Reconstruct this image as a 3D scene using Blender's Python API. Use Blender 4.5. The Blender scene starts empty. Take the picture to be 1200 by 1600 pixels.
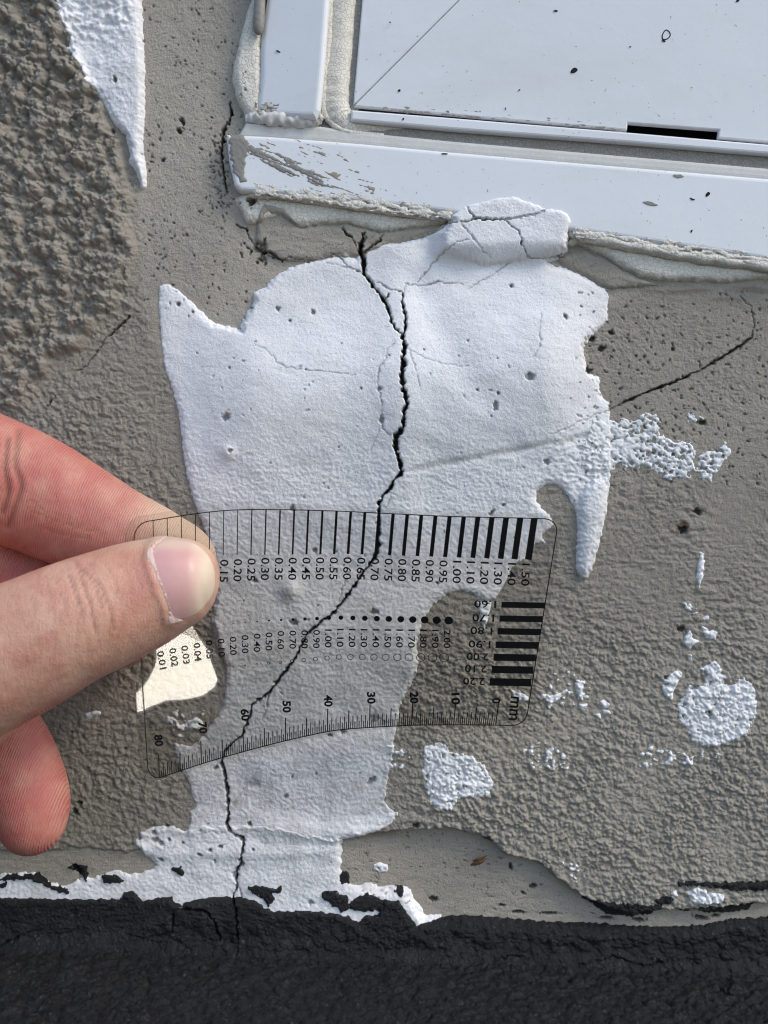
import bpy, bmesh, math
import numpy as np
from mathutils import Vector, Matrix
from mathutils.bvhtree import BVHTree

# ------------------------------------------------------------------ camera, sky, sun, exposure
D = 260.0                      # camera to wall, mm
F = 1638.0                     # focal length in pixels of a 1200 x 1600 picture
S = F / D                      # pixels per mm on the wall plane
ROLL = math.radians(2.0)
CR, SR = math.cos(ROLL), math.sin(ROLL)
ZOFF = 110.7                   # the ground is z = 0

scene = bpy.context.scene
col = scene.collection
cam_data = bpy.data.cameras.new('camera')
cam_data.sensor_fit = 'VERTICAL'
cam_data.sensor_height = 36.0
cam_data.lens = 36.0 * F / 1600.0
cam_data.clip_start = 0.01
cam_data.clip_end = 500.0
cam_data.dof.use_dof = True
cam_data.dof.focus_distance = 0.248
cam_data.dof.aperture_fstop = 22.0
cam = bpy.data.objects.new('camera', cam_data)
col.objects.link(cam)
m = Matrix.Identity(4)
m.col[0][:3] = (CR, 0, SR)
m.col[1][:3] = (-SR, 0, CR)
m.col[2][:3] = (0, -1, 0)
m.col[3][:3] = (0, -D / 1000, ZOFF / 1000)
cam.matrix_world = m
scene.camera = cam

SUN_EL, SUN_AZ = math.radians(45), math.radians(61)      # azimuth: to the right of straight out of the wall
SUN_DIR = np.array([math.cos(SUN_EL) * math.sin(SUN_AZ), -math.cos(SUN_EL) * math.cos(SUN_AZ), math.sin(SUN_EL)])
world = bpy.data.worlds.new('World')
scene.world = world
world.use_nodes = True
wn = world.node_tree
sky = wn.nodes.new('ShaderNodeTexSky')
sky.sky_type = 'NISHITA'
sky.sun_disc = False
sky.sun_elevation = SUN_EL
sky.sun_rotation = math.pi - SUN_AZ          # nishita: 0 = +Y, clockwise seen from above
sky.air_density = 1.0
sky.dust_density = 1.3
sky.ozone_density = 1.0
bg = wn.nodes['Background']
bg.inputs['Strength'].default_value = 0.15
wn.links.new(sky.outputs[0], bg.inputs['Color'])
sun_data = bpy.data.lights.new('sun', 'SUN')
sun_data.energy = 1.0
sun_data.angle = math.radians(19)
sun_data.color = (1.0, 0.925, 0.80)
sun = bpy.data.objects.new('sun', sun_data)
col.objects.link(sun)
sun.rotation_euler = Vector(SUN_DIR).to_track_quat('Z', 'Y').to_euler()
scene.view_settings.view_transform = 'Standard'
scene.view_settings.look = 'None'
scene.view_settings.exposure = 0.62
scene.view_settings.gamma = 1.0
scene.cycles.use_denoising = True
scene.cycles.filter_width = 1.1
scene.cycles.max_bounces = 10
scene.cycles.transparent_max_bounces = 16

# ------------------------------------------------------------------ helpers
RNG = np.random.default_rng(7)

def world_of(X, d, Z):
    """picture-aligned mm (X right, Z up, d out of the wall) -> world metres"""
    X = np.asarray(X, float); Z = np.asarray(Z, float); d = np.asarray(d, float) + 0 * X
    return np.stack([(X * CR - Z * SR), -d, (X * SR + Z * CR) + ZOFF], -1) / 1000.0

def P(px, py, d):
    """a picture pixel at a distance d (mm) out of the wall -> world"""
    px = np.asarray(px, float); py = np.asarray(py, float)
    t = D - np.asarray(d, float)
    return world_of((px - 600) / F * t, d, (800 - py) / F * t)

def link(o, parent=None):
    col.objects.link(o)
    if parent is not None:
        o.parent = parent
    return o

def mesh_obj(name, V, faces, mat=None, parent=None, smooth=True, attrs=None):
    me = bpy.data.meshes.new(name)
    V = np.asarray(V, np.float32)
    if isinstance(faces, np.ndarray):
        n, k = faces.shape
        me.vertices.add(len(V)); me.vertices.foreach_set('co', V.ravel())
        me.loops.add(n * k); me.loops.foreach_set('vertex_index', faces.astype(np.int32).ravel())
        me.polygons.add(n)
        me.polygons.foreach_set('loop_start', np.arange(0, n * k, k, dtype=np.int32))
        me.update(calc_edges=True)
    else:
        me.from_pydata([tuple(map(float, v)) for v in V], [], faces)
        me.update()
    me.polygons.foreach_set('use_smooth', np.full(len(me.polygons), smooth, dtype=bool))
    for k, a in (attrs or {}).items():
        at = me.attributes.new(k, 'FLOAT', 'POINT')
        at.data.foreach_set('value', np.asarray(a, np.float32).ravel())
    if mat is not None:
        me.materials.append(mat)
    o = bpy.data.objects.new(name, me)
    return link(o, parent)

def empty(name, loc=(0, 0, 0)):
    o = bpy.data.objects.new(name, None)
    o.empty_display_size = 0.01
    return link(o)

def tag(o, label=None, cat=None, group=None, kind=None):
    if label: o['label'] = label
    if cat: o['category'] = cat
    if group: o['group'] = group
    if kind: o['kind'] = kind
    return o

_prm = np.random.default_rng(11).permutation(2048).astype(np.int32)
_gx = np.cos(np.arange(2048) * (2 * math.pi / 2048)); _gy = np.sin(np.arange(2048) * (2 * math.pi / 2048))

def _hash(ix, iy, seed):
    return _prm[(_prm[(ix + seed * 131) & 2047] + iy + seed * 37) & 2047]

def perlin(x, y, seed=0):
    fx0 = np.floor(x); fy0 = np.floor(y); fx = x - fx0; fy = y - fy0
    ix = fx0.astype(np.int32); iy = fy0.astype(np.int32)
    u = fx * fx * fx * (fx * (fx * 6 - 15) + 10); v = fy * fy * fy * (fy * (fy * 6 - 15) + 10)
    def g(a, b):
        h = _hash(ix + a, iy + b, seed)
        return _gx[h] * (fx - a) + _gy[h] * (fy - b)
    n0 = g(0, 0); n0 = n0 + u * (g(1, 0) - n0)
    n1 = g(0, 1); n1 = n1 + u * (g(1, 1) - n1)
    return (n0 + v * (n1 - n0)) * 1.5

def fbm(x, y, seed=0, octaves=3, gain=0.5):
    s = 0; a = 1.0; t = 0
    for i in range(octaves):
        s = s + a * perlin(x, y, seed + i * 17); t += a
        x = x * 2.03; y = y * 2.03; a *= gain
    return s / t

def worley(x, y, seed=0):
    ix = np.floor(x).astype(np.int32); iy = np.floor(y).astype(np.int32)
    best = np.full(x.shape, 9.0)
    for a in (-1, 0, 1):
        for b in (-1, 0, 1):
            h = _hash(ix + a, iy + b, seed)
            dd = (ix + a + h / 2048.0 - x) ** 2 + (iy + b + _prm[(h + 733) & 2047] / 2048.0 - y) ** 2
            best = np.minimum(best, dd)
    return np.sqrt(best)

def crumbs(x, y, seed=0, r0=0.28, r1=0.85, pw=1.5):
    """loose grains of unequal size and height, one per cell"""
    ix = np.floor(x).astype(np.int32); iy = np.floor(y).astype(np.int32)
    best = np.zeros(x.shape)
    for a in (-1, 0, 1):
        for b in (-1, 0, 1):
            h = _hash(ix + a, iy + b, seed); k = _prm[(h + 733) & 2047] / 2048.0; w = _prm[(h + 1471) & 2047] / 2048.0
            dd = (ix + a + h / 2048.0 - x) ** 2 + (iy + b + k - y) ** 2
            r = r0 + (r1 - r0) * w
            best = np.maximum(best, (0.25 + 0.75 * w ** pw) * np.sqrt(np.clip(1 - dd / (r * r), 0, 1)))
    return best

def sstep(a, b, x):
    t = np.clip((x - a) / (b - a), 0, 1)
    return t * t * (3 - 2 * t)

def poly_sd(x, y, poly):
    """signed distance to a polygon, positive inside (pixels)"""
    p = np.asarray(poly, float); q = np.roll(p, -1, 0)
    best = np.full(x.shape, 1e12); inside = np.zeros(x.shape, bool)
    for (ax, ay), (bx, by) in zip(p, q):
        ex, ey = bx - ax, by - ay
        L = ex * ex + ey * ey
        if L < 1e-9: continue
        wx, wy = x - ax, y - ay
        t = np.clip((wx * ex + wy * ey) / L, 0, 1)
        best = np.minimum(best, (wx - ex * t) ** 2 + (wy - ey * t) ** 2)
        if ay != by:
            c = ((ay > y) != (by > y)) & (x < ex * (y - ay) / (by - ay) + ax)
            inside ^= c
    d = np.sqrt(best)
    return np.where(inside, d, -d)

def spline(pts, n=8, closed=False):
    """Catmull-Rom through points of any dimension"""
    p = np.asarray(pts, float)
    if closed:
        p = np.vstack([p[-1], p, p[0], p[1]])
    else:
        p = np.vstack([2 * p[0] - p[1], p, 2 * p[-1] - p[-2]])
    out = []
    for i in range(1, len(p) - 2):
        for k in range(n):
            t = k / n
            a, b, c, e = p[i - 1], p[i], p[i + 1], p[i + 2]
            out.append(0.5 * (2 * b + (c - a) * t + (2 * a - 5 * b + 4 * c - e) * t * t + (3 * b - a - 3 * c + e) * t ** 3))
    if not closed: out.append(p[-2])
    return np.array(out)

# ------------------------------------------------------------------ materials
def nodes_of(name):
    mat = bpy.data.materials.new(name); mat.use_nodes = True
    nt = mat.node_tree; b = nt.nodes['Principled BSDF']
    return mat, nt, b

def N(nt, typ, **kw):
    n = nt.nodes.new(typ)
    for k, v in kw.items():
        if k in n.inputs.keys(): n.inputs[k].default_value = v
        else: setattr(n, k, v)
    return n

def coords(nt):
    return N(nt, 'ShaderNodeTexCoord').outputs['Object']

def noise(nt, scale, detail=3.0, rough=0.55, dist=0.0, vec=None):
    n = N(nt, 'ShaderNodeTexNoise', Scale=scale, Detail=detail, Roughness=rough, Distortion=dist)
    nt.links.new(vec if vec is not None else coords(nt), n.inputs['Vector'])
    return n.outputs['Fac']

def ramp(nt, fac, p0, c0, p1, c1):
    r = N(nt, 'ShaderNodeValToRGB')
    e = r.color_ramp.elements
    e[0].position, e[0].color = p0, (*c0, 1)
    e[1].position, e[1].color = p1, (*c1, 1)
    nt.links.new(fac, r.inputs['Fac'])
    return r.outputs['Color']

def mix(nt, fac, a, b, mode='MIX'):
    n = N(nt, 'ShaderNodeMix', data_type='RGBA', blend_type=mode)
    for v, i in ((fac, 0), (a, 6), (b, 7)):
        if hasattr(v, 'links'): nt.links.new(v, n.inputs[i])
        elif i == 0: n.inputs[0].default_value = v
        else: n.inputs[i].default_value = (*v, 1)
    return n.outputs[2]

def attr(nt, name):
    return N(nt, 'ShaderNodeAttribute', attribute_name=name).outputs['Fac']

def math_n(nt, op, a, b):
    n = N(nt, 'ShaderNodeMath', operation=op)
    for i, v in enumerate((a, b)):
        if hasattr(v, 'links'): nt.links.new(v, n.inputs[i])
        else: n.inputs[i].default_value = v
    return n.outputs[0]

def bump(nt, b, layers):
    """layers: (height socket, distance in metres, strength)"""
    prev = None
    for h, dist, st in layers:
        n = N(nt, 'ShaderNodeBump', Strength=st, Distance=dist)
        nt.links.new(h, n.inputs['Height'])
        if prev is not None: nt.links.new(prev, n.inputs['Normal'])
        prev = n.outputs['Normal']
    nt.links.new(prev, b.inputs['Normal'])

def set_in(b, **kw):
    names = {'rough': 'Roughness', 'spec': 'Specular IOR Level', 'coat': 'Coat Weight'}
    for k, v in kw.items():
        b.inputs[names[k]].default_value = v

DIRT = (0.035, 0.032, 0.028)

def grey_paint():
    mat, nt, b = nodes_of('grey_masonry_paint')
    c = mix(nt, noise(nt, 55, 4), (0.28, 0.247, 0.200), (0.37, 0.331, 0.273))
    c = mix(nt, attr(nt, 'smooth_zone'), c, mix(nt, noise(nt, 90, 4), (0.405, 0.362, 0.296), (0.49, 0.443, 0.367)))
    sp = ramp(nt, noise(nt, 1500, 1, 0.5), 0.27, (1, 1, 1), 0.33, (0, 0, 0))
    c = mix(nt, math_n(nt, 'MULTIPLY', sp, 0.55), c, DIRT)
    st = ramp(nt, noise(nt, 14, 6, 0.7, 0.6), 0.42, (0, 0, 0), 0.72, (1, 1, 1))
    c = mix(nt, math_n(nt, 'MULTIPLY', st, 0.25), c, (0.20, 0.18, 0.15))
    lt = ramp(nt, noise(nt, 1900, 1, 0.5), 0.62, (0, 0, 0), 0.72, (1, 1, 1))
    c = mix(nt, math_n(nt, 'MULTIPLY', lt, 0.4), c, (0.45, 0.42, 0.36))
    c = mix(nt, attr(nt, 'rust'), c, (0.11, 0.05, 0.022))
    c = mix(nt, attr(nt, 'grime_shade'), c, DIRT)  # cracks and pits darkened in colour: dirt plus painted shade
    nt.links.new(c, b.inputs['Base Color'])
    set_in(b, rough=0.62, spec=0.35)
    bump(nt, b, [(noise(nt, 700, 6, 0.72), 0.0009, 0.6), (noise(nt, 2400, 3, .75), 0.0005, 0.6)])
    return mat

def white_plaster(name='white_plaster', tint=(0.88, 0.87, 0.87), tint2=(0.79, 0.775, 0.765), fine=0.45):
    mat, nt, b = nodes_of(name)
    c = mix(nt, ramp(nt, noise(nt, 45, 5, 0.6), 0.35, (0, 0, 0), 0.7, (1, 1, 1)), tint, tint2)
    sp = ramp(nt, noise(nt, 2100, 1, 0.5), 0.24, (1, 1, 1), 0.32, (0, 0, 0))
    c = mix(nt, math_n(nt, 'MULTIPLY', sp, 0.65), c, (0.30, 0.28, 0.26))
    c = mix(nt, attr(nt, 'soil_shade'), c, (0.42, 0.40, 0.37))  # grey soiling plus the painted shade of the lower patch
    c = mix(nt, attr(nt, 'grime_shade'), c, DIRT)  # dirt in cracks and pits, with their shade painted in
    nt.links.new(c, b.inputs['Base Color'])
    set_in(b, rough=0.7, spec=0.3)
    bump(nt, b, [(noise(nt, 900, 5, 0.7), 0.00022, fine), (noise(nt, 2300, 3, 0.75), 0.0003, 0.6)])
    return mat

def bitumen_mat():
    mat, nt, b = nodes_of('black_bitumen')
    c = mix(nt, noise(nt, 60, 5, 0.6), (0.005, 0.0054, 0.0062), (0.016, 0.0168, 0.019))
    sp = ramp(nt, noise(nt, 1500, 1, 0.5), 0.66, (0, 0, 0), 0.72, (1, 1, 1))
    c = mix(nt, math_n(nt, 'MULTIPLY', sp, 0.7), c, (0.12, 0.12, 0.12))
    gy_ = ramp(nt, noise(nt, 140, 6, 0.75), 0.5, (0, 0, 0), 0.75, (1, 1, 1))
    c = mix(nt, math_n(nt, 'MULTIPLY', gy_, 0.55), c, (0.055, 0.055, 0.055))
    c = mix(nt, attr(nt, 'grime_shade'), c, (0.004, 0.004, 0.004))  # shade of the shallow cracks put into the colour
    nt.links.new(c, b.inputs['Base Color'])
    set_in(b, rough=0.52, spec=0.45)
    bump(nt, b, [(noise(nt, 380, 8, 0.8), 0.003, 0.8), (noise(nt, 1500, 4, 0.75), 0.0009, 0.8)])
    return mat

def sealant(name, c0, c1, crackle=1.0):
    mat, nt, b = nodes_of(name)
    c = mix(nt, noise(nt, 130, 5, 0.65), c0, c1)
    v = N(nt, 'ShaderNodeTexVoronoi', Scale=1000.0, feature='DISTANCE_TO_EDGE')
    wn_ = N(nt, 'ShaderNodeTexNoise', Scale=900.0, Detail=3.0); nt.links.new(coords(nt), wn_.inputs['Vector'])
    vm = N(nt, 'ShaderNodeVectorMath', operation='MULTIPLY_ADD'); vm.inputs[1].default_value = (0.0007,) * 3
    nt.links.new(wn_.outputs['Color'], vm.inputs[0]); nt.links.new(coords(nt), vm.inputs[2]); nt.links.new(vm.outputs[0], v.inputs['Vector'])
    k = ramp(nt, v.outputs['Distance'], 0.0, (0, 0, 0), 0.13, (1, 1, 1))
    c = mix(nt, 0.5 * crackle, c, mix(nt, k, (0.26, 0.22, 0.17), c0))
    c = mix(nt, attr(nt, 'grime_shade'), c, DIRT)
    nt.links.new(c, b.inputs['Base Color'])
    set_in(b, rough=0.6, spec=0.35)
    bump(nt, b, [(k, 0.00025, 0.6 * crackle), (noise(nt, 420, 4, .6), 0.0003, 0.5)])
    return mat

def frame_plastic():
    mat, nt, b = nodes_of('white_frame_plastic')
    c = mix(nt, noise(nt, 25, 4), (0.82, 0.83, 0.84), (0.77, 0.78, 0.79))
    streak = N(nt, 'ShaderNodeMapping'); streak.inputs['Scale'].default_value = (14, 14, 40)
    nt.links.new(coords(nt), streak.inputs['Vector'])
    sm = ramp(nt, noise(nt, 1.0, 6, 0.7, 0.3, streak.outputs[0]), 0.50, (0, 0, 0), 0.72, (1, 1, 1))
    c = mix(nt, math_n(nt, 'MULTIPLY', sm, 0.16), c, (0.46, 0.43, 0.37))
    sp = ramp(nt, noise(nt, 900, 2, 0.7), 0.26, (1, 1, 1), 0.30, (0, 0, 0))
    c = mix(nt, math_n(nt, 'MULTIPLY', sp, 0.7), c, (0.2, 0.18, 0.16))
    nt.links.new(c, b.inputs['Base Color'])
    r = N(nt, 'ShaderNodeMapRange'); r.inputs['To Min'].default_value = 0.28; r.inputs['To Max'].default_value = 0.46
    nt.links.new(noise(nt, 80, 4), r.inputs['Value']); nt.links.new(r.outputs[0], b.inputs['Roughness'])
    set_in(b, spec=0.5)
    bump(nt, b, [(noise(nt, 60, 3), 0.0008, 0.25), (noise(nt, 1200, 2), 0.00005, 0.4)])
    return mat

def plain(name, colr, rough=0.6, spec=0.4, bs=600, bd=0.0002):
    mat, nt, b = nodes_of(name)
    c = mix(nt, noise(nt, bs * 0.3, 4), tuple(x * 0.8 for x in colr), tuple(min(1, x * 1.15) for x in colr))
    nt.links.new(c, b.inputs['Base Color'])
    set_in(b, rough=rough, spec=spec)
    bump(nt, b, [(noise(nt, bs, 4), bd, 0.6)])
    return mat

def film_mat():
    mat = bpy.data.materials.new('clear_film'); mat.use_nodes = True
    nt = mat.node_tree; nt.nodes.clear()
    out = N(nt, 'ShaderNodeOutputMaterial')
    tr = N(nt, 'ShaderNodeBsdfTransparent'); tr.inputs['Color'].default_value = (0.925, 0.925, 0.915, 1)
    gl = N(nt, 'ShaderNodeBsdfGlossy'); gl.inputs['Roughness'].default_value = 0.06
    lw = N(nt, 'ShaderNodeLayerWeight', Blend=0.5)
    fr = N(nt, 'ShaderNodeMath', operation='MULTIPLY_ADD')
    nt.links.new(math_n(nt, 'POWER', lw.outputs['Facing'], 5.0), fr.inputs[0]); fr.inputs[1].default_value = 0.55; fr.inputs[2].default_value = 0.027
    mx = N(nt, 'ShaderNodeMixShader')
    nt.links.new(fr.outputs[0], mx.inputs[0]); nt.links.new(tr.outputs[0], mx.inputs[1]); nt.links.new(gl.outputs[0], mx.inputs[2])
    nt.links.new(mx.outputs[0], out.inputs['Surface'])
    bp = N(nt, 'ShaderNodeBump', Strength=0.08, Distance=0.0002)
    nt.links.new(noise(nt, 120, 2), bp.inputs['Height'])
    nt.links.new(bp.outputs[0], gl.inputs['Normal'])
    return mat

def skin_mat():
    mat, nt, b = nodes_of('skin')
    c = mix(nt, ramp(nt, noise(nt, 110, 6, 0.65), 0.32, (0, 0, 0), 0.68, (1, 1, 1)), (0.73, 0.44, 0.315), (0.60, 0.295, 0.20))
    red = mix(nt, noise(nt, 110, 4, 0.6), (0.63, 0.205, 0.165), (0.46, 0.122, 0.10))
    c = mix(nt, attr(nt, 'redness'), c, red)
    c = mix(nt, attr(nt, 'pale'), c, (0.74, 0.55, 0.38))
    fine = N(nt, 'ShaderNodeTexVoronoi', Scale=1500.0, feature='DISTANCE_TO_EDGE'); nt.links.new(coords(nt), fine.inputs['Vector'])
    c = mix(nt, attr(nt, 'crease'), c, (0.24, 0.085, 0.055))
    nt.links.new(c, b.inputs['Base Color'])
    set_in(b, rough=0.43, spec=0.45)
    b.inputs['Subsurface Weight'].default_value = 0.25
    b.inputs['Subsurface Radius'].default_value = (1.0, 0.35, 0.2)
    b.inputs['Subsurface Scale'].default_value = 0.0016
    mw = N(nt, 'ShaderNodeMapping'); mw.inputs['Scale'].default_value = (1500, 700, 380); mw.inputs['Rotation'].default_value = (0, 0.35, 0)
    nt.links.new(coords(nt), mw.inputs['Vector']); wrk = noise(nt, 1.0, 4, 0.6, 0.8, mw.outputs[0])
    wv = N(nt, 'ShaderNodeTexWave', Scale=1.0, Distortion=3.0); wv.inputs['Detail'].default_value = 1.5; wv.inputs['Detail Scale'].default_value = 0.35
    wv.bands_direction = 'X'
    mp = N(nt, 'ShaderNodeMapping'); mp.inputs['Scale'].default_value = (620, 620, 620); mp.inputs['Rotation'].default_value = (0, -0.25, 0)
    nt.links.new(coords(nt), mp.inputs['Vector']); nt.links.new(mp.outputs[0], wv.inputs['Vector'])
    ridge = math_n(nt, 'MULTIPLY', wv.outputs['Fac'], attr(nt, 'ridges'))
    bump(nt, b, [(fine.outputs['Distance'], 0.00016, 0.5), (wrk, 0.00032, 0.5), (noise(nt, 220, 4, .6), 0.0008, 0.4), (ridge, 0.0002, 0.6)])
    return mat

def nail_mat():
    mat, nt, b = nodes_of('thumbnail_keratin')
    c = mix(nt, attr(nt, 'tip'), mix(nt, noise(nt, 120, 3), (0.72, 0.40, 0.34), (0.65, 0.36, 0.335)), (0.78, 0.62, 0.46))
    c = mix(nt, attr(nt, 'violet'), c, (0.50, 0.30, 0.35))
    nt.links.new(c, b.inputs['Base Color'])
    set_in(b, rough=0.38, spec=0.42)
    b.inputs['Subsurface Weight'].default_value = 0.2
    b.inputs['Subsurface Radius'].default_value = (1, 0.5, 0.4)
    b.inputs['Subsurface Scale'].default_value = 0.001
    bump(nt, b, [(noise(nt, 300, 3), 0.0002, 0.3)])
    return mat

M_PAINT = grey_paint()
M_WHITE = white_plaster()
M_CHALK = white_plaster('crumbly_white_plaster', (0.88, 0.87, 0.865), (0.78, 0.77, 0.75), 0.5)
M_BIT = bitumen_mat()
M_CREAM = sealant('cream_sealant', (0.80, 0.765, 0.68), (0.66, 0.61, 0.51), 0.6)
M_DIRTYSEAL = sealant('soiled_sealant', (0.40, 0.385, 0.35), (0.22, 0.205, 0.18), 0.8)
M_FRAME = frame_plastic()
M_LEDGE = sealant('dusty_ledge', (0.74, 0.73, 0.70), (0.56, 0.54, 0.49), 0.12)
M_SMEAR = plain('grey_paint_smear', (0.27, 0.25, 0.215), 0.45, 0.4, 300, 0.0002)
M_BLACK = plain('dirt_and_slot_shade', (0.012, 0.011, 0.010), 0.8, 0.3)  # dirt flecks, and the painted shade inside the drain slot
M_INK = plain('black_ink', (0.006, 0.006, 0.006), 0.5, 0.3)
M_FILM = film_mat()
M_SKIN = skin_mat()
M_NAIL = nail_mat()
M_CUTICLE = plain('dry_cuticle_skin', (0.72, 0.52, 0.45), 0.6, 0.25, 1500, 0.0004)
M_WOOD = plain('brown_splinter', (0.13, 0.075, 0.04), 0.8, 0.2, 900, 0.0003)

# ------------------------------------------------------------------ the wall as a relief
STEP = 1.5
xin = np.arange(-45, 1246, STEP)
yin = np.arange(-45, 1526, STEP)
def outer(a, n=54, g=1.095): 
    s = STEP; out = []; v = a
    for i in range(n * 1):
        s *= g; v += s * 1.6; out.append(v)
    return np.array(out)
e = outer(0)
xs = np.concatenate([(xin[0] - e)[::-1], xin, xin[-1] + e])
ys = np.concatenate([(yin[0] - e)[::-1], yin])
NX, NY = len(xs), len(ys)
GX, GY = np.meshgrid(xs, ys)           # [row, col]
gx, gy = GX, GY

def box(a, poly, pad=14):
    p = np.asarray(poly, float)
    c0 = max(0, np.searchsorted(xs, p[:, 0].min() - pad) - 1); c1 = min(NX, np.searchsorted(xs, p[:, 0].max() + pad) + 1)
    r0 = max(0, np.searchsorted(ys, p[:, 1].min() - pad) - 1); r1 = min(NY, np.searchsorted(ys, p[:, 1].max() + pad) + 1)
    return r0, r1, c0, c1

# --- zones of the grey coat
warpx = 9 * perlin(gx / 40, gy / 40, 3); warpy = 9 * perlin(gx / 40, gy / 40, 4)
COARSE = [(-900, -900), (60, -900), (95, -40), (120, 60), (165, 190), (196, 300), (203, 400), (196, 470), (150, 515), (90, 555), (40, 630), (-10, 655), (-300, 690), (-900, 720)]
SMOOTHTOP = [(215, -900), (215, 0), (215, 330), (222, 450), (255, 560), (300, 640), (420, 560), (980, 470), (1010, 440), (1300, 470), (1500, 470), (1500, -900)]
w_coarse = sstep(-14, 12, poly_sd(gx + warpx, gy + warpy, COARSE))
w_smooth = sstep(-16, 14, poly_sd(gx + 0.6 * warpx, gy + 0.6 * warpy, SMOOTHTOP))
RECESS = [(-300, 1700), (-300, 1332), (0, 1330), (60, 1330), (120, 1322), (200, 1330), (300, 1318), (420, 1330), (535, 1312), (585, 1302), (640, 1296), (700, 1294), (745, 1303), (772, 1318), (790, 1334), (822, 1342), (850, 1352), (872, 1372), (905, 1396), (935, 1412), (985, 1428), (1040, 1420), (1100, 1422), (1160, 1412), (1260, 1405), (1500, 1405), (1500, 1700)]
rec_sd = poly_sd(gx + 3.5 * perlin(gx / 13, gy / 13, 8), gy + 3.5 * perlin(gx / 13, gy / 13, 9), RECESS)
w_rec = sstep(-1.5, 3.5, rec_sd)
w_finer = (1 - w_coarse) * (1 - w_smooth) * (1 - w_rec)

# --- relief of each zone, mm
H = 0.5 * fbm(gx / 210, gy / 210, 11, 3)
q = fbm(gx / 26, gy / 24, 21, 4, 0.62)
lump = crumbs(gx / 24 + 0.45 * q, gy / 20 + 0.45 * q, 5, .4, 1.0)
lump2 = crumbs(gx / 11 + .4 * q, gy / 10 + .4 * q, 6)
H += w_coarse * (2.0 * q + 2.3 * lump + 1.2 * lump2 + 0.22 * perlin(gx / 4, gy / 4, 22) + 0.5)
yl = sstep(820, 700, gy) * 0 + 1
horiz = sstep(560, 700, gx) * sstep(780, 880, gy) * sstep(1090, 1000, gy)
def mixh(a, b): return a * (1 - horiz) + b * horiz
f1 = mixh(fbm(gx / 15, gy / 11, 31, 4, 0.62), fbm(gx / 26 + .2 * q, gy / 9, 32, 4, 0.62))
f2 = 1 - worley(gx / 12 + 0.4 * q, gy / 9.5 + 0.4 * q, 33)
g1_ = crumbs(gx / (9.5 + 0 * gx) + 0.35 * q, gy / 8.4 + 0.35 * q, 34); g2_ = crumbs(gx / 4.9 + .2 * q, gy / 4.6 + .2 * q, 38)
f4 = np.clip(0.62 * g1_ + 0.55 * g2_, 0, 1.2)
f3 = perlin(gx / 3.6, gy / 3.5, 35)
gran = sstep(560, 700, gx) * sstep(900, 1130, gy)
topright = sstep(880, 960, gx) * sstep(820, 660, gy)
leftz = sstep(420, 330, gx)
calm = sstep(190, 270, gx) * sstep(320, 290, gx) * sstep(820, 700, gy)
var = 0.75 + 0.7 * fbm(gx / 120, gy / 120, 36, 2)
H += w_finer * var * ((0.55 - 0.22 * gran - 0.28 * topright + 0.10 * leftz - .2 * calm) * f1 + (0.22 - 0.16 * gran - 0.16 * topright - .1 * calm) * f2 + (0.40 + 0.75 * gran + 0.12 * leftz - .28 * topright - .25 * calm) * f4 + (0.10 + 0.16 * gran) * f3 + 0.28 * gran * fbm(gx / 13, gy / 12, 39, 3, .7))
H += w_smooth * (0.22 * fbm(gx / 30, gy / 30, 41, 4, .6) + 0.07 * f3 + 0.09 * f2)
H += w_rec * (0.22 * fbm(gx / 26, gy / 12, 43, 4, .6) + 0.03 * f3 - 2.4 * sstep(500, 640, gx) * (0.35 + 0.65 * sstep(1010, 900, gx)) - 0.5)
# crumbly patch beside the window corner
crumb = sstep(26, 4, np.hypot((gx - 342) / 1.0, (gy - 285) / 2.2)) 
H += crumb * (0.6 * (1 - worley(gx / 5, gy / 5, 51)) - 0.2)
GR = np.zeros_like(H); RUST = np.zeros_like(H); CRK = np.zeros_like(H)
SOIL_SHADE = np.zeros_like(H); BMP = np.zeros_like(H)

def pit(x, y, r, depth, rx=1.0, ang=0.0, g=0.9, field='G'):
    r0, r1, c0, c1 = box(None, [(x - r * 2, y - r * 2), (x + r * 2, y + r * 2)], 3 + r * abs(rx - 1))
    X = gx[r0:r1, c0:c1] - x; Y = gy[r0:r1, c0:c1] - y
    ca, sa = math.cos(ang), math.sin(ang)
    dd = np.hypot((X * ca + Y * sa) / rx, -X * sa + Y * ca)
    dd = dd * (1 + 0.5 * perlin(X / (0.6 * r + 1.5) + x, Y / (.6 * r + 1.5) + y, 61))
    w = sstep(r * 1.15, r * 0.55, dd)
    CRK[r0:r1, c0:c1] = np.maximum(CRK[r0:r1, c0:c1], depth * w)
    GR[r0:r1, c0:c1] = np.maximum(GR[r0:r1, c0:c1], g * w)

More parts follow.
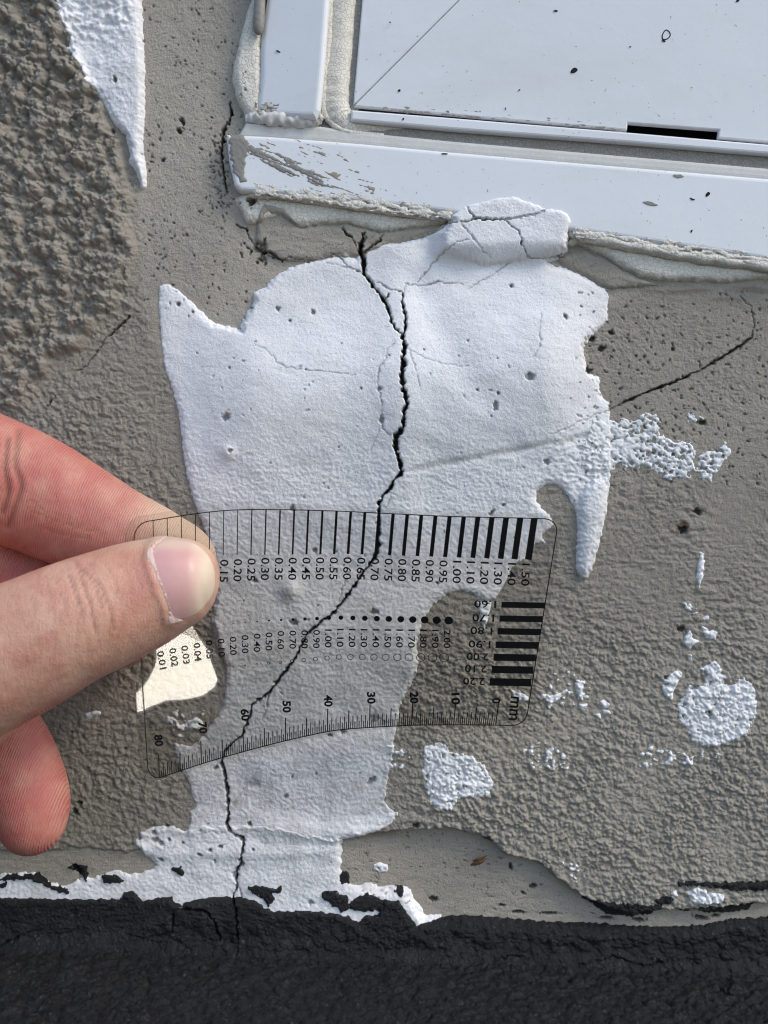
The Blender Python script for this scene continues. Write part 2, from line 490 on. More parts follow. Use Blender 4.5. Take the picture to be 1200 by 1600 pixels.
def crack(pts, dmax=4.5, gs=1.0):
    """pts: (x, y, width) in pixels; a jagged groove"""
    p = np.array([(a[0], a[1], a[2] if len(a) > 2 else 1.3) for a in pts], float)
    for (ax, ay, aw), (bx, by, bw) in zip(p[:-1], p[1:]):
        r0, r1, c0, c1 = box(None, [(ax, ay), (bx, by)], 12)
        if r1 - r0 < 2 or c1 - c0 < 2: continue
        X = gx[r0:r1, c0:c1]; Y = gy[r0:r1, c0:c1]
        X = X + 2.2 * perlin(X / 7, Y / 7, 71) + 1.0 * perlin(X / 3.1, Y / 3.1, 73)
        Y = Y + 2.2 * perlin(X / 7, Y / 7, 72) + 1.0 * perlin(X / 3.1, Y / 3.1, 74)
        ex, ey = bx - ax, by - ay; L = ex * ex + ey * ey + 1e-9
        t = np.clip(((X - ax) * ex + (Y - ay) * ey) / L, 0, 1)
        dd = np.hypot(X - ax - t * ex, Y - ay - t * ey)
        w = aw + (bw - aw) * t
        wv = w * np.clip(0.85 + 0.75 * perlin(X / 9, Y / 9, 75), 0.25, 2)
        half = np.maximum(wv / 2, 0.95)
        prof = sstep(half + 0.55, np.maximum(half - 1.0, 0.0) * 0.8, dd)
        dep = np.minimum(dmax, np.where(w < 2.0, 0.28 * w, 0.85 * w)) * prof
        gg = gs * np.clip(w / 2.2, 0.3, 1) * prof
        CRK[r0:r1, c0:c1] = np.maximum(CRK[r0:r1, c0:c1], dep)
        GR[r0:r1, c0:c1] = np.maximum(GR[r0:r1, c0:c1], gg)

MAIN = [(568, 366, 3), (563, 390, 7), (567, 407, 9), (568, 427, 5), (580, 443, 6), (593, 462, 5.5), (602, 473, 4.5), (608, 490, 5.5), (612, 507, 4.5), (618, 518, 3),
        (628, 528, 7), (632, 543, 8), (630, 563, 8.5), (628, 583, 7), (628, 600, 7.5), (632, 620, 7.5), (635, 632, 6), (631, 650, 7), (630, 670, 6), (620, 681, 12),
        (618, 697, 9), (623, 717, 6.5), (628, 737, 6), (618, 748, 4.5), (610, 763, 5.5), (598, 775, 4.5), (592, 787, 5.5), (592, 802, 5), (592, 830, 5.5), (591, 861, 5.5), (578, 882, 3.6),
        (563, 900, 3.6), (548, 924, 4.4), (530, 947, 3.4), (524, 955, 4), (506, 968, 3.4), (483, 987, 3), (468, 1013, 3.4), (460, 1031, 3.4), (442, 1053, 4.2), (420, 1082, 3.4),
        (395, 1100, 3.2), (390, 1120, 3.4), (378, 1150, 3.4), (365, 1158, 2.6), (350, 1175, 3.4), (347, 1190, 4.5), (352, 1207, 5.2), (355, 1230, 5.4), (357, 1250, 5.4), (356, 1275, 4.6), (355, 1290, 4.4),
        (367, 1303, 3.4), (382, 1312, 4.4), (379, 1330, 4.4), (375, 1343, 4.6), (380, 1348, 4), (372, 1354, 4), (368, 1365, 4), (370, 1382, 3.4), (364, 1400, 3), (370, 1420, 2.4), (372, 1450, 2.2), (373, 1480, 1.8), (368, 1505, 1.4)]
crack(MAIN)
crack([(629, 462, 3), (628, 477, 3.4), (632, 493, 5), (634, 510, 4.4), (630, 527, 3.4)])
for c in ([(630, 460, 2.2), (617, 457, 2.2), (607, 455, 2.2), (597, 445, 1.8), (588, 445, 1.6)], [(602, 473, 2.5), (607, 462, 3.2)],
          [(630, 460, 1.6), (633, 447, 1.4), (657, 448, 1.6), (670, 448, 2), (685, 442, 2.2), (700, 445, 1.8), (722, 446, 1.3)],
          [(728, 455, 1.3), (750, 442, 1.6), (767, 433, 1.4), (793, 415, 1.6)], [(653, 442, 1.9), (667, 425, 1.9), (687, 402, 1.7), (715, 385, 1.5), (735, 382, 1.2)],
          [(718, 358, 1.6), (737, 380, 1.6), (750, 397, 1.2), (765, 408, 1.0)],
          [(700, 354, 2.4), (725, 355, 2.6), (740, 349, 4), (779, 352, 3.6), (808, 348, 3), (837, 342, 3), (854, 332, 2.6)], [(740, 349, 3), (725, 329, 2.6)],
          [(787, 354, 2.6), (806, 369, 2.6), (812, 387, 2.8), (821, 404, 2.6), (837, 407, 2), (879, 402, 2)],
          [(563, 427, 2.4), (543, 418, 2.4), (533, 405, 2.6), (523, 399, 2)], [(543, 420, 1.4), (510, 412, 1.1)],
          [(558, 385, 2.4), (543, 367, 3), (533, 358, 2.6)], [(570, 363, 2.2), (573, 374, 2.4), (565, 388, 3)], [(597, 367, 2.4), (595, 378, 3), (580, 386, 4), (570, 396, 4)],
          [(427, 397, 2.6), (440, 408, 3), (453, 403, 1.6), (470, 407, 1.8), (500, 408, 1.6), (520, 399, 1.8)],
          [(618, 537, 1.1), (605, 553, 1.2), (602, 568, 1.3), (593, 578, 1.5), (590, 600, 1.6), (593, 613, 2), (597, 640, 1.6), (596, 660, 2), (597, 670, 1.7), (610, 682, 1.8)],
          [(593, 675, 1.2), (585, 690, 1.0), (580, 703, 0.9)], [(638, 550, 1.1), (647, 578, 1.2), (655, 610, 1.0)],
          [(400, 540, 1.0), (423, 553, 1.1), (435, 570, 1.1), (450, 578, 1.2), (480, 582, 1.2), (530, 587, 1.1), (560, 592, 0.9)],
          [(640, 553, .8), (665, 565, 1.), (690, 573, .9), (730, 577, .8)], [(842, 495, 1.), (838, 525, 1.3), (840, 545, 1.3), (828, 562, 1.)],
          [(612, 775, 1.2), (604, 792, 1.2)], [(420, 1082, 2.4), (418, 1102, 1.8), (410, 1125, 1)], [(546, 890, 1.2), (535, 920, 1.1), (530, 940, 1.1)],
          [(368, 1372, 2.4), (374, 1388, 2.4), (378, 1402, 2)], [(365, 1255, 1.0), (410, 1190, .9), (430, 1205, .9)]):
    crack([(p_[0], p_[1], p_[2] * 0.72) for p_ in c])
crack([(1157, 455, 1.0), (1158, 465, 1.3), (1174, 479, 1.4), (1179, 505, 1.6), (1175, 526, 2.1), (1158, 540, 3), (1135, 554, 3.2), (1112, 568, 2.1), (1091, 580, 2.1), (1067, 591, 2.3), (1039, 602, 3.6), (1011, 612, 2.9), (979, 627, 2.1), (951, 641, 1.6)])
crack([(951, 641, 1.6), (927, 650, 1.2), (900, 662, 1.0), (871, 676, 1.2), (850, 682, 1)], gs=0.6)
crack([(202, 495, 3.4), (187, 510, 3), (167, 527, 1.8), (143, 562, 1.8), (130, 577, 1.8), (117, 580, 1.2)])
crack([(88, 618, 1.4), (75, 633, 2.4)]); crack([(232, 742, 1.2), (240, 738, 1.6)])
crack([(355, 190, 3), (350, 205, 4.5), (346, 235, 4), (349, 270, 3.2), (356, 300, 2.6)], 5)
crack([(370, 352, 2.4), (385, 358, 3), (390, 372, 1.8), (398, 384, 2), (412, 394, 3.4), (424, 396, 2.4), (430, 402, 2)], 5)
for k in range(26): pit(RNG.normal(412, 16), RNG.normal(392, 9), RNG.uniform(1.2, 3), 1.0, RNG.uniform(1, 2.5), RNG.uniform(0, 3), RNG.uniform(.2, .7))
for k in range(60): pit(RNG.normal(345, 10), RNG.normal(270, 34), RNG.uniform(1, 1.9), .6, RNG.uniform(1, 2), RNG.uniform(0, 3), RNG.uniform(.2, .6))
crack([(360, 160, 3), (362, 180, 5), (357, 195, 4)], 4)
pit(395, 317, 8, 3, 0.9, 0.4, 0.75)
# pits in the white patch
for x, y, r, rx, an in [(357, 653, 7, 1, 0), (363, 706, 4, 1, 0), (435, 485, 4, 1, 0), (490, 490, 4.5, 1, 0), (454, 504, 2.5, 1, 0), (824, 593, 7, 1, 0), (771, 637, 4.5, 1.8, 1.6), (775, 618, 3.2, 1, 0),
                        (596, 659, 5, 1.2, 1.6), (593, 612, 4, 1.1, 0.5), (797, 450, 3.5, 1, 0), (565, 611, 2.3, 1, 0), (880, 498, 3.5, 1.5, .8), (852, 722, 5, 1.1, 0.3), (743, 613, 2.5, 1, 0), (728, 537, 1.7, 1, 0),
                        (480, 582, 2, 1, 0), (279, 476, 3.5, 1.4, 1.0), (302, 488, 2.5, 1.3, 1.0), (362, 578, 2, 1, 0), (457, 795, 5, 1, 0), (492, 860, 4.5, 1, 0), (398, 907, 4, 1.3, 0), (460, 972, 5, 1.5, .3),
                        (585, 955, 5, 1.4, .2), (768, 801, 3, 2.4, 2.2), (786, 789, 3, 1.2, 0), (580, 1219, 4.5, 2.2, -.6), (447, 1243, 4, 1.1, 0), (390, 1286, 3.6, 1.1, .8), (355, 1197, 0.1, 1, 0), (338, 1199, 3, 1.8, -.6),
                        (536, 1143, 4, 1.2, 0), (515, 1148, 3, 1.5, 0), (683, 911, 3, 1, 0), (530, 700, 1.6, 1, 0), (425, 724, 1.6, 1, 0), (661, 551, 1.5, 1, 0), (608, 560, 1.5, 1, 0),
                        (241, 1300, 4, 1.3, .4), (243, 1312, 4.5, 1.6, .2), (218, 1310, 3, 1, 0), (252, 1317, 4, 1.4, .6), (265, 1312, 3.4, 1, 0), (262, 1290, 3, 1, 0), (286, 1316, 2.5, 1, 0), (312, 1334, 3.4, 1.4, .4),
                        (329, 1327, 3, 1.2, 0), (345, 1322, 3, 1.8, -.4), (252, 1343, 3.5, 1.5, .4), (336, 1345, 2, 2, 1.5), (396, 1326, 2.4, 1, 0), (486, 1410, 4.5, 1.3, 0), (368, 1366, 7, 1, 0),
                        (182, 128, 3.8, 1.8, 1.4), (178, 207, 3, 1.6, 1.2), (1108, 1112, 3, 1, 0)]:
    pit(x, y, r * 0.92, 0.4 + 0.10 * r, rx, an, 0.62 if r > 3.8 else 0.8)
pit(585, 1120, 9, 0.15, 1.1, 0, 0.6); pit(395, 1222, 8, .1, 1.6, 0, .35); pit(600, 1128, 5, .1, 1.2, 0, .5)
# pinholes in the grey coat
for k in range(420):
    x = RNG.uniform(222, 395); y = RNG.uniform(-40, 500)
    if RNG.random() < fbm(np.array([x / 45.]), np.array([y / 45.]), 81, 2)[0] + 0.55: pit(x, y, RNG.uniform(0.9, 2.1), 0.3, RNG.uniform(1, 2), RNG.uniform(0, 3), RNG.uniform(.4, .9))
for k in range(330):
    x = RNG.uniform(900, 1240); y = RNG.uniform(455, 760)
    pit(x, y, RNG.uniform(0.9, 2.0), 0.4, RNG.uniform(1, 2.4), RNG.uniform(0, 3), RNG.uniform(.3, .85))
for k in range(200):
    x = RNG.uniform(-40, 1240); y = RNG.uniform(500, 1400)
    pit(x, y, RNG.uniform(0.9, 1.7), 0.3, RNG.uniform(1, 2.4), RNG.uniform(0, 3), RNG.uniform(.25, .8))
for k in range(80):
    x = RNG.uniform(540, 940); y = RNG.uniform(1310, 1440)
    pit(x, y, RNG.uniform(0.8, 1.6), 0.15, RNG.uniform(1, 4), RNG.normal(0.2, 0.4), RNG.uniform(.4, .9))
for x, y, r, rx, an in [(1052, 545, 3, 1, 0), (925, 530, 5, 1, 0), (940, 545, 5, 1.2, 0), (955, 520, 4, 1.2, 0), (918, 580, 5, 1.2, .6), (1098, 660, 4, 2, 0.2), (1067, 828, 6, 1.2, 0), (1090, 800, 5, 1.5, .3), (1064, 983, 5, 1.6, -.1), (1040, 1058, 3, 1, 0),
                        (118, 1268, 4, 1.8, 1), (125, 1255, 4, 1.2, 0.4), (72, 1168, 4.5, 1.2, 0), (112, 1143, 2, 1, 0), (650, 1290, 4, 1.4, 0), (120, 1358, 5, 2, .6), (280, 205, 4, 1.3, .9), (255, 250, 3, 1, 0),
                        (285, 190, 3.5, 2, 1), (762, 1312, 5, 1.4, .3), (196, 1170, 2.4, 1, 0), (800, 1360, 3, 2.2, 1.5), (836, 1391, 4, 1.6, .1), (820, 1402, 2.4, 1.5, .6), (678, 1412, 4, 2.2, .2), (812, 1432, 3, 4, 0), (860, 1434, 2.6, 6, 0),
                        (786, 1421, 2.2, 3, .1), (950, 1440, 3, 4, 0), (1000, 1441, 3.5, 3, 0), (1097, 1437, 4, 3, .2), (1120, 1434, 3, 2, -.2)]:
    pit(x, y, r, 0.5 + 0.12 * r, rx, an, 0.9)
for x, y, r in [(1066, 824, 11), (880, 910, 0.1)]:
    RUST = np.maximum(RUST, 0.85 * sstep(r * 1.3, r * 0.4, np.hypot(gx - x, gy - y) * (1 + .4 * perlin(gx / 8, gy / 8, 88))))
RUST = np.maximum(RUST, 0.35 * sstep(0.1, 0.6, perlin(gx / 60, gy / 14, 89)) * sstep(430, 442, gy) * sstep(492, 450, gy) * sstep(960, 1010, gx))
RUST = np.maximum(RUST, 0.4 * sstep(12, 2, np.abs(gy - 1304 - 3 * perlin(gx / 20, gy / 20, 90))) * sstep(530, 548, gx) * sstep(640, 600, gx))

def clear_cells(mask_keep, idx):
    """quads of the grid whose four corners are all kept"""
    k = mask_keep[:-1, :-1] & mask_keep[1:, :-1] & mask_keep[:-1, 1:] & mask_keep[1:, 1:]
    r, c = np.nonzero(k)
    a = r * mask_keep.shape[1] + c; w = mask_keep.shape[1]
    f = np.stack([a, a + w, a + w + 1, a + 1], 1)
    used, inv = np.unique(f, return_inverse=True)
    return used, inv.reshape(-1, 4)

HIDE = np.zeros(H.shape, bool)        # grey coat wholly buried under a patch or the window
TOP = H.copy()                        # uppermost surface so far
OUT = []                              # built patches, made into objects once the wall exists

def patch(name, layers, mat, wob=3.0, wobs=11.0, relief=None, pad=16, base_w=0.35, hide=True, label=None, kind=None, seed=101, extra=None, level=None, bite=None, grain=None):
    """a coat lying on the wall. layers: (outline px, thickness mm, edge width px)"""
    allp = np.vstack([np.asarray(l[0], float) for l in layers])
    r0, r1, c0, c1 = box(None, allp, pad)
    X = gx[r0:r1, c0:c1]; Y = gy[r0:r1, c0:c1]
    nz = wob * perlin(X / wobs, Y / wobs, seed) + 0.5 * wob * perlin(X / (wobs * .42), Y / (wobs * .42), seed + 1)
    off = np.full(X.shape, -50.0); SD = np.full(X.shape, -1e9)
    for poly, t, ew in layers:
        sd = poly_sd(X, Y, poly) + nz
        u = np.clip(sd / ew, 0, 1)
        o = np.where(sd > 0, t * np.sqrt(np.clip(1 - (1 - u) ** 2, 0, 1)), 0.16 * sd)
        off = np.maximum(off, o); SD = np.maximum(SD, sd)
    if bite is not None:
        b = bite(X, Y); SD = np.minimum(SD, b); off = np.where(b < 0, np.minimum(off, 0.16 * b), np.minimum(off, off * np.clip(b / 3, 0, 1)))
    if grain is not None:
        b = grain[0] + grain[1] * (f4[r0:r1, c0:c1] - 0.5 + 0.5 * perlin(X / 9, Y / 8, 177)); SD = np.minimum(SD, b); off = np.where(b < 0, np.minimum(off, 0.16 * b), np.minimum(off, off * np.clip(b / 2, 0, 1)))
    hb = TOP[r0:r1, c0:c1]
    hs = 0.5 * fbm(X / 210, Y / 210, 11, 3) + (level(X, Y) if level else 0.25)
    w = np.clip(SD / 13.0, 0, 1) * (1 if base_w < 0.45 else 0)
    base = hb * (1 - w) + (base_w * hb + (1 - base_w) * hs) * w
    z = base + off + (relief(X, Y) * np.clip(SD / 8, 0, 1) if relief else 0) - CRK[r0:r1, c0:c1]
    if extra is not None: z = extra(X, Y, z, SD)
    keep = SD > -4
    TOP[r0:r1, c0:c1] = np.where(SD > 0, np.maximum(hb, z + CRK[r0:r1, c0:c1]), hb)
    if hide:
        HIDE[r0:r1, c0:c1] |= SD > 9
    used, f = clear_cells(keep, None)
    V = world_of((X.ravel()[used] - 600) / S, z.ravel()[used], (800 - Y.ravel()[used]) / S)
    OUT.append((name, V, f, mat, dict(grime_shade=GR[r0:r1, c0:c1].ravel()[used], soil_shade=SOIL_SHADE[r0:r1, c0:c1].ravel()[used] * (0.0 if mat is M_CHALK else 1.0)), label, kind))

# --- outlines traced on the wall
PATCH = [(250, 446), (262, 444), (280, 455), (300, 473), (318, 490), (335, 505), (360, 511), (379, 517), (376, 508), (385, 492), (396, 474), (397, 457), (415, 449), (430, 432), (450, 420), (470, 413), (490, 408), (515, 400), (540, 398), (556, 405),
         (566, 388), (590, 380), (620, 380), (650, 374), (680, 362), (705, 352), (700, 345), (722, 328), (750, 320), (775, 313), (800, 311), (825, 320), (850, 330), (875, 333), (888, 342), (890, 355), (884, 372), (882, 395), (870, 404), (850, 408), (862, 415), (885, 420),
         (905, 428), (925, 440), (945, 452), (952, 465), (948, 485), (950, 497), (938, 512), (920, 530), (911, 545), (913, 565), (920, 584), (936, 590), (936, 605), (940, 620), (953, 632), (952, 650), (953, 700), (953, 745), (950, 770), (947, 800), (940, 830), (933, 860), (925, 890),
         (917, 903), (908, 905), (900, 890), (900, 860), (902, 830), (900, 800), (890, 780), (880, 764), (865, 757), (850, 758), (838, 768), (837, 782), (848, 796), (860, 806), (864, 819), (846, 836), (852, 849), (836, 849), (818, 873), (800, 885), (788, 912), (773, 937), (760, 938),
         (752, 936), (740, 927), (716, 923), (695, 930), (677, 945), (665, 960), (659, 975), (653, 996), (651, 1014), (654, 1032), (650, 1053), (641, 1071), (632, 1086), (623, 1107), (623, 1125), (618, 1140), (612, 1180), (605, 1220), (600, 1252), (612, 1265), (622, 1270), (612, 1285),
         (590, 1298), (560, 1308), (536, 1311), (530, 1330), (440, 1345), (300, 1340), (292, 1310), (297, 1283), (298, 1267), (309, 1257), (301, 1245), (297, 1227), (287, 1207), (277, 1180), (272, 1160), (300, 1166), (318, 1150), (333, 1127), (347, 1110), (353, 1080), (354, 1042), (340, 1010), (330, 969), (338, 926), (331, 867), (317, 818),
         (302, 780), (292, 740), (285, 700), (280, 645), (270, 610), (257, 570), (252, 530), (248, 480)]
LOBE = [(705, 352), (700, 345), (722, 328), (750, 320), (775, 313), (800, 311), (825, 320), (850, 330), (875, 333), (888, 342), (890, 355), (884, 372), (882, 392), (868, 402), (840, 404), (800, 412), (760, 418), (720, 408), (690, 396), (690, 372)]
DRIP = [(905, 770), (925, 748), (948, 748), (947, 800), (940, 830), (933, 860), (925, 890), (917, 903), (908, 905), (901, 890), (902, 830), (903, 800)]
LOW = [(217, 1303), (233, 1293), (247, 1293), (267, 1290), (290, 1297), (320, 1290), (420, 1290), (533, 1311), (533, 1350), (533, 1380), (560, 1384), (603, 1391), (635, 1391), (652, 1415), (664, 1436), (690, 1438), (690, 1480), (-60, 1480), (-300, 1480), (-300, 1372), (-60, 1370), (10, 1366), (55, 1363), (75, 1378), (100, 1386),
       (120, 1376), (155, 1370), (175, 1361), (200, 1366), (222, 1366), (245, 1353), (236, 1343), (222, 1333), (214, 1320)]

SOIL_SHADE += 0.80 * sstep(660, 1000, gy) * sstep(1330, 1250, gy) * (0.7 + 0.5 * fbm(gx / 60, gy / 60, 95, 3))  # lower patch darkened: its shade put into the colour, with some soiling
SOIL_SHADE += 0.22 * sstep(0.1, .6, fbm(gx / 90, gy / 50, 96, 4))
SOIL_SHADE += 0.5 * np.exp(-((gy - (738 - 0.20 * (gx - 630))) / 7.0) ** 2) * sstep(630, 660, gx) * sstep(960, 900, gx)  # greyer along the soft crease
SOIL_SHADE += 0.4 * np.exp(-((gx - 655) ** 2 / 40 ** 2 + (gy - 690) ** 2 / 9 ** 2))
SOIL_SHADE += 0.35 * sstep(1080, 1300, gy) * sstep(-.2, .5, fbm(gx / 40, gy / 40, 97, 3))
SOIL_SHADE *= 0.75 + 0.6 * fbm(gx / 12, gy / 12, 98, 4, .65)
SOIL_SHADE = np.clip(SOIL_SHADE, 0, 0.85)

def rel_main(X, Y):
    z = 0.35 * fbm(X / 70, Y / 55, 111, 3)
    z = z + 5.2 * np.exp(-((Y - 610 + 0.10 * (X - 600)) / 125.0) ** 2) * sstep(250, 420, X) * sstep(965, 840, X)                # belly of the patch
    z = z + 1.0 * np.exp(-((Y - 1000) / 70.0) ** 2)
    z = z + 1.1 * np.exp(-((X - 360) ** 2 + (Y - 708) ** 2) / 11.0 ** 2) + 1.4 * np.exp(-((X - 455) ** 2 + (Y - 920) ** 2) / 15.0 ** 2)
    yc = 738 - 0.20 * (X - 630) + 5 * perlin(X / 45, Y / 300, 117)
    z = z - 0.55 * np.exp(-((Y - yc) / 6.0) ** 2) * sstep(625, 680, X) * (.7 + .6 * perlin(X / 30, Y / 90, 118)) * sstep(960, 880, X)
    z = z - 0.6 * np.exp(-((X - (690 + 0.55 * (Y - 520))) / 30.0) ** 2) * sstep(380, 470, Y) * sstep(660, 600, Y)
    z = z + 0.9 * np.exp(-((X - 625) / 36.0) ** 2) * sstep(1330, 400, Y)               # lips either side of the crack
    z = z + 0.8 * np.exp(-((Y - 1185 + .25 * (X - 480)) / 26.0) ** 2) * sstep(370, 420, X) * sstep(620, 560, X) + 0.9 * np.exp(-((Y - 1296 - .05 * (X - 460)) / 16.0) ** 2) * sstep(380, 430, X)
    lo = sstep(640, 760, Y)
    z = z + (0.045 + 0.07 * lo) * perlin(X / 5.5, Y / 5.0, 113) + (0.03 + .03 * lo) * perlin(X / 2.6, Y / 2.6, 114) + 0.12 * lo * fbm(X / 22, Y / 10, 115, 3)
    rr = sstep(800, 900, X) * sstep(640, 720, Y)
    z = z + rr * sstep(780, 750, Y) * 0.5 * fbm(X / 12, Y / 8, 116, 3)
    return z

def lobe_up(X, Y, z, sd):
    s = poly_sd(X, Y, LOBE)
    return z + 3.1 * sstep(-26, 10, s) * sstep(425, 385, Y + 0.02 * (X - 700))
patch('white_plaster_patch', [(PATCH, 0.38, 6), (DRIP, 2.0, 17), (LOBE, 1.3, 7)], M_WHITE, 2.0, 6, rel_main, base_w=0.12, extra=lobe_up, label='large cracked white plaster patch under the window', seed=121)
patch('white_plaster_band', [(LOW, 0.55, 6)], M_WHITE, 4.0, 13, lambda X, Y: 0.25 * fbm(X / 40, Y / 25, 131, 3) + 0.10 * perlin(X / 5, Y / 5, 132) + 0.5 * np.exp(-((Y - 1330) / 14.) ** 2),
      base_w=0.25, label='ragged white plaster band along the black base', seed=141, level=lambda X, Y: -0.3 - 0 * X)
ARM = [(905, 690), (925, 660), (962, 655), (985, 660), (1000, 650), (1015, 642), (1030, 655), (1033, 680), (1045, 688), (1060, 690), (1075, 690), (1088, 695), (1082, 712), (1090, 738), (1080, 740), (1070, 748), (1045, 748), (1030, 738), (1010, 728), (985, 732), (970, 725), (955, 734), (930, 748), (908, 735)]
ARMTIP = [(1092, 712), (1110, 707), (1125, 700), (1135, 690), (1142, 700), (1136, 715), (1122, 735), (1110, 750), (1097, 750), (1090, 735)]
gap_noise = lambda X, Y: 5.5 + 13 * perlin(X / 9, Y / 7, 151) + 6 * perlin(X / 4, Y / 4, 152)
crumbly = lambda X, Y: 0.22 * (1 - worley(X / 6, Y / 6, 153)) + 0.12 * perlin(X / 3, Y / 3, 154)
patch('crumbly_plaster_arm', [(ARM, 0.4, 6)], M_CHALK, 6, 10, crumbly, base_w=0.9, grain=(4, 9), hide=False, label='crumbly white plaster arm reaching right from the patch', seed=155, bite=lambda X, Y: gap_noise(X, Y) + 9 * sstep(1000, 950, X) - 12 * sstep(945, 905, X))
patch('crumbly_plaster_arm', [(ARMTIP, 0.4, 6)], M_CHALK, 4, 9, crumbly, base_w=0.9, grain=(4, 9), hide=False, seed=156, bite=gap_noise)
TOPL = [(60, -300), (77, -40), (80, 5), (93, 20), (103, 43), (113, 63), (107, 80), (117, 90), (130, 110), (137, 130), (150, 140), (163, 160), (173, 183), (183, 200), (197, 213), (202, 233), (203, 253), (213, 270), (223, 297), (228, 293), (230, 270), (225, 243), (224, 220), (227, 167), (226, 100), (223, 33), (222, -40), (222, -300)]
patch('white_plaster_drip', [(TOPL, 0.6, 9)], M_WHITE, 1.8, 9, lambda X, Y: 0.3 * fbm(X / 30, Y / 30, 161, 3) + sstep(90, 40, Y) * (0.9 * fbm(X / 15, Y / 12, 162, 3) + 0.5 * (1 - worley(X / 13, Y / 11, 163))) * sstep(225, 195, X) + 0.06 * perlin(X / 5, Y / 5, 164) + 1.0 * sstep(120, 215, X),
      base_w=0.3, label='long white plaster run tapering to a point beside the coarse stucco', seed=165, level=lambda X, Y: 0.6 + 0 * X)
BLOBS = [
    ([(1060, 1098), (1058, 1119), (1077, 1143), (1081, 1157), (1095, 1164), (1119, 1164), (1144, 1157), (1165, 1147), (1179, 1122), (1182, 1091), (1175, 1070), (1161, 1059), (1147, 1066), (1137, 1073), (1130, 1056), (1123, 1035), (1109, 1035), (1095, 1045), (1105, 1052), (1102, 1066), (1088, 1077), (1077, 1070), (1070, 1085)], 'large round white plaster splat on the grainy render'),
    ([(1039, 1059), (1060, 1045), (1066, 1055), (1053, 1077), (1049, 1094), (1039, 1087), (1034, 1070)], None),
    ([(1068, 996), (1077, 985), (1082, 996), (1091, 1002), (1082, 1007), (1077, 1017), (1069, 1004)], None),
    ([(1094, 978), (1105, 981), (1119, 988), (1117, 1001), (1104, 996)], None),
    ([(1093, 862), (1099, 864), (1100, 881), (1098, 898), (1092, 918), (1088, 902), (1090, 881)], None),
    ([(843, 1082), (860, 1086), (886, 1078), (882, 1084), (865, 1099), (848, 1094)], None),
    ([(897, 1066), (914, 1063), (909, 1080), (921, 1089), (909, 1094), (902, 1084)], None),
    ([(937, 1096), (944, 1093), (951, 1099), (950, 1106), (942, 1106)], None), ([(941, 1109), (952, 1109), (953, 1116), (944, 1116)], None), ([(905, 1100), (917, 1100), (917, 1108), (907, 1109)], None),
    ([(929, 1116), (939, 1115), (939, 1123), (930, 1123)], None), ([(1073, 1023), (1081, 1023), (1081, 1033), (1075, 1033)], None), ([(1098, 961), (1107, 962), (1106, 969), (1099, 969)], None),
    ([(662, 1165), (690, 1160), (705, 1175), (735, 1180), (755, 1195), (770, 1220), (765, 1240), (740, 1245), (715, 1245), (705, 1265), (680, 1262), (668, 1240), (662, 1210)], 'white plaster splat under the gauge'),
    ([(584, 1355), (595, 1352), (606, 1357), (605, 1366), (592, 1368), (584, 1362)], None),
    ([(130, 1116), (140, 1112), (150, 1110), (159, 1112), (157, 1120), (146, 1118), (136, 1124)], None),
    ([(1072, 1392), (1090, 1386), (1108, 1392), (1130, 1397), (1128, 1408), (1105, 1412), (1082, 1410)], None),
    ([(1048, 1395), (1056, 1390), (1060, 1400), (1050, 1402)], None),
    ([(798, 1078), (812, 1082), (828, 1090), (822, 1097), (806, 1092)], None), ([(745, 940), (768, 940), (763, 965), (756, 985), (751, 965)], None),
    ([(262, 1118), (272, 1120), (270, 1130), (260, 1128)], None), ([(295, 1125), (312, 1122), (318, 1132), (300, 1140), (290, 1134)], None)]
for i, (pl, lb) in enumerate(BLOBS):
    big = lb is not None
    patch('plaster_splat' if big else 'plaster_fleck', [(pl, 0.36 if big else 0.5, 6 if big else 4.5)], M_CHALK, 3.2 if big else 1.6, 8, (lambda X, Y: 0.10 * perlin(X / 3, Y / 3, 174)) if big else None,
          base_w=0.95, grain=((5.5, 8) if big else (3, 6)), hide=False, label=lb, seed=180 + i, bite=(lambda X, Y: 8 + 13 * perlin(X / 8, Y / 8, 175)) if big else None)
# fine white spatter, too small to pick apart
SPAT = [([(815, 1165), (850, 1160), (895, 1185), (890, 1205), (850, 1200), (825, 1195)], -1.0), ([(990, 1180), (1020, 1165), (1060, 1175), (1090, 1185), (1085, 1195), (1040, 1192), (1000, 1200)], 0.5), ([(1095, 1172), (1125, 1178), (1120, 1188), (1095, 1182)], -.5),
        ([(1062, 945), (1085, 930), (1090, 960), (1070, 960)], -2.0), ([(876, 1340), (915, 1355), (915, 1385), (885, 1370)], -1.0), ([(1070, 640), (1100, 655), (1090, 668), (1075, 660)], -2.0), ([(860, 1050), (900, 1050), (930, 1060), (900, 1110), (850, 1110)], -3.0), ([(270, 1110), (330, 1110), (320, 1150), (275, 1150)], -1.5), ([(600, 1160), (640, 1170), (640, 1200), (610, 1200)], -1)]
for i, (pl, bias) in enumerate(SPAT):
    patch('plaster_spatter', [(pl, 0.3, 4)], M_CHALK, 4, 9, None, base_w=1.0, hide=False, kind='stuff', seed=230 + i, grain=(-.5 + .6 * bias, 12), bite=lambda X, Y, b=bias: b + 4 + 9 * perlin(X / 9, Y / 8, 176))

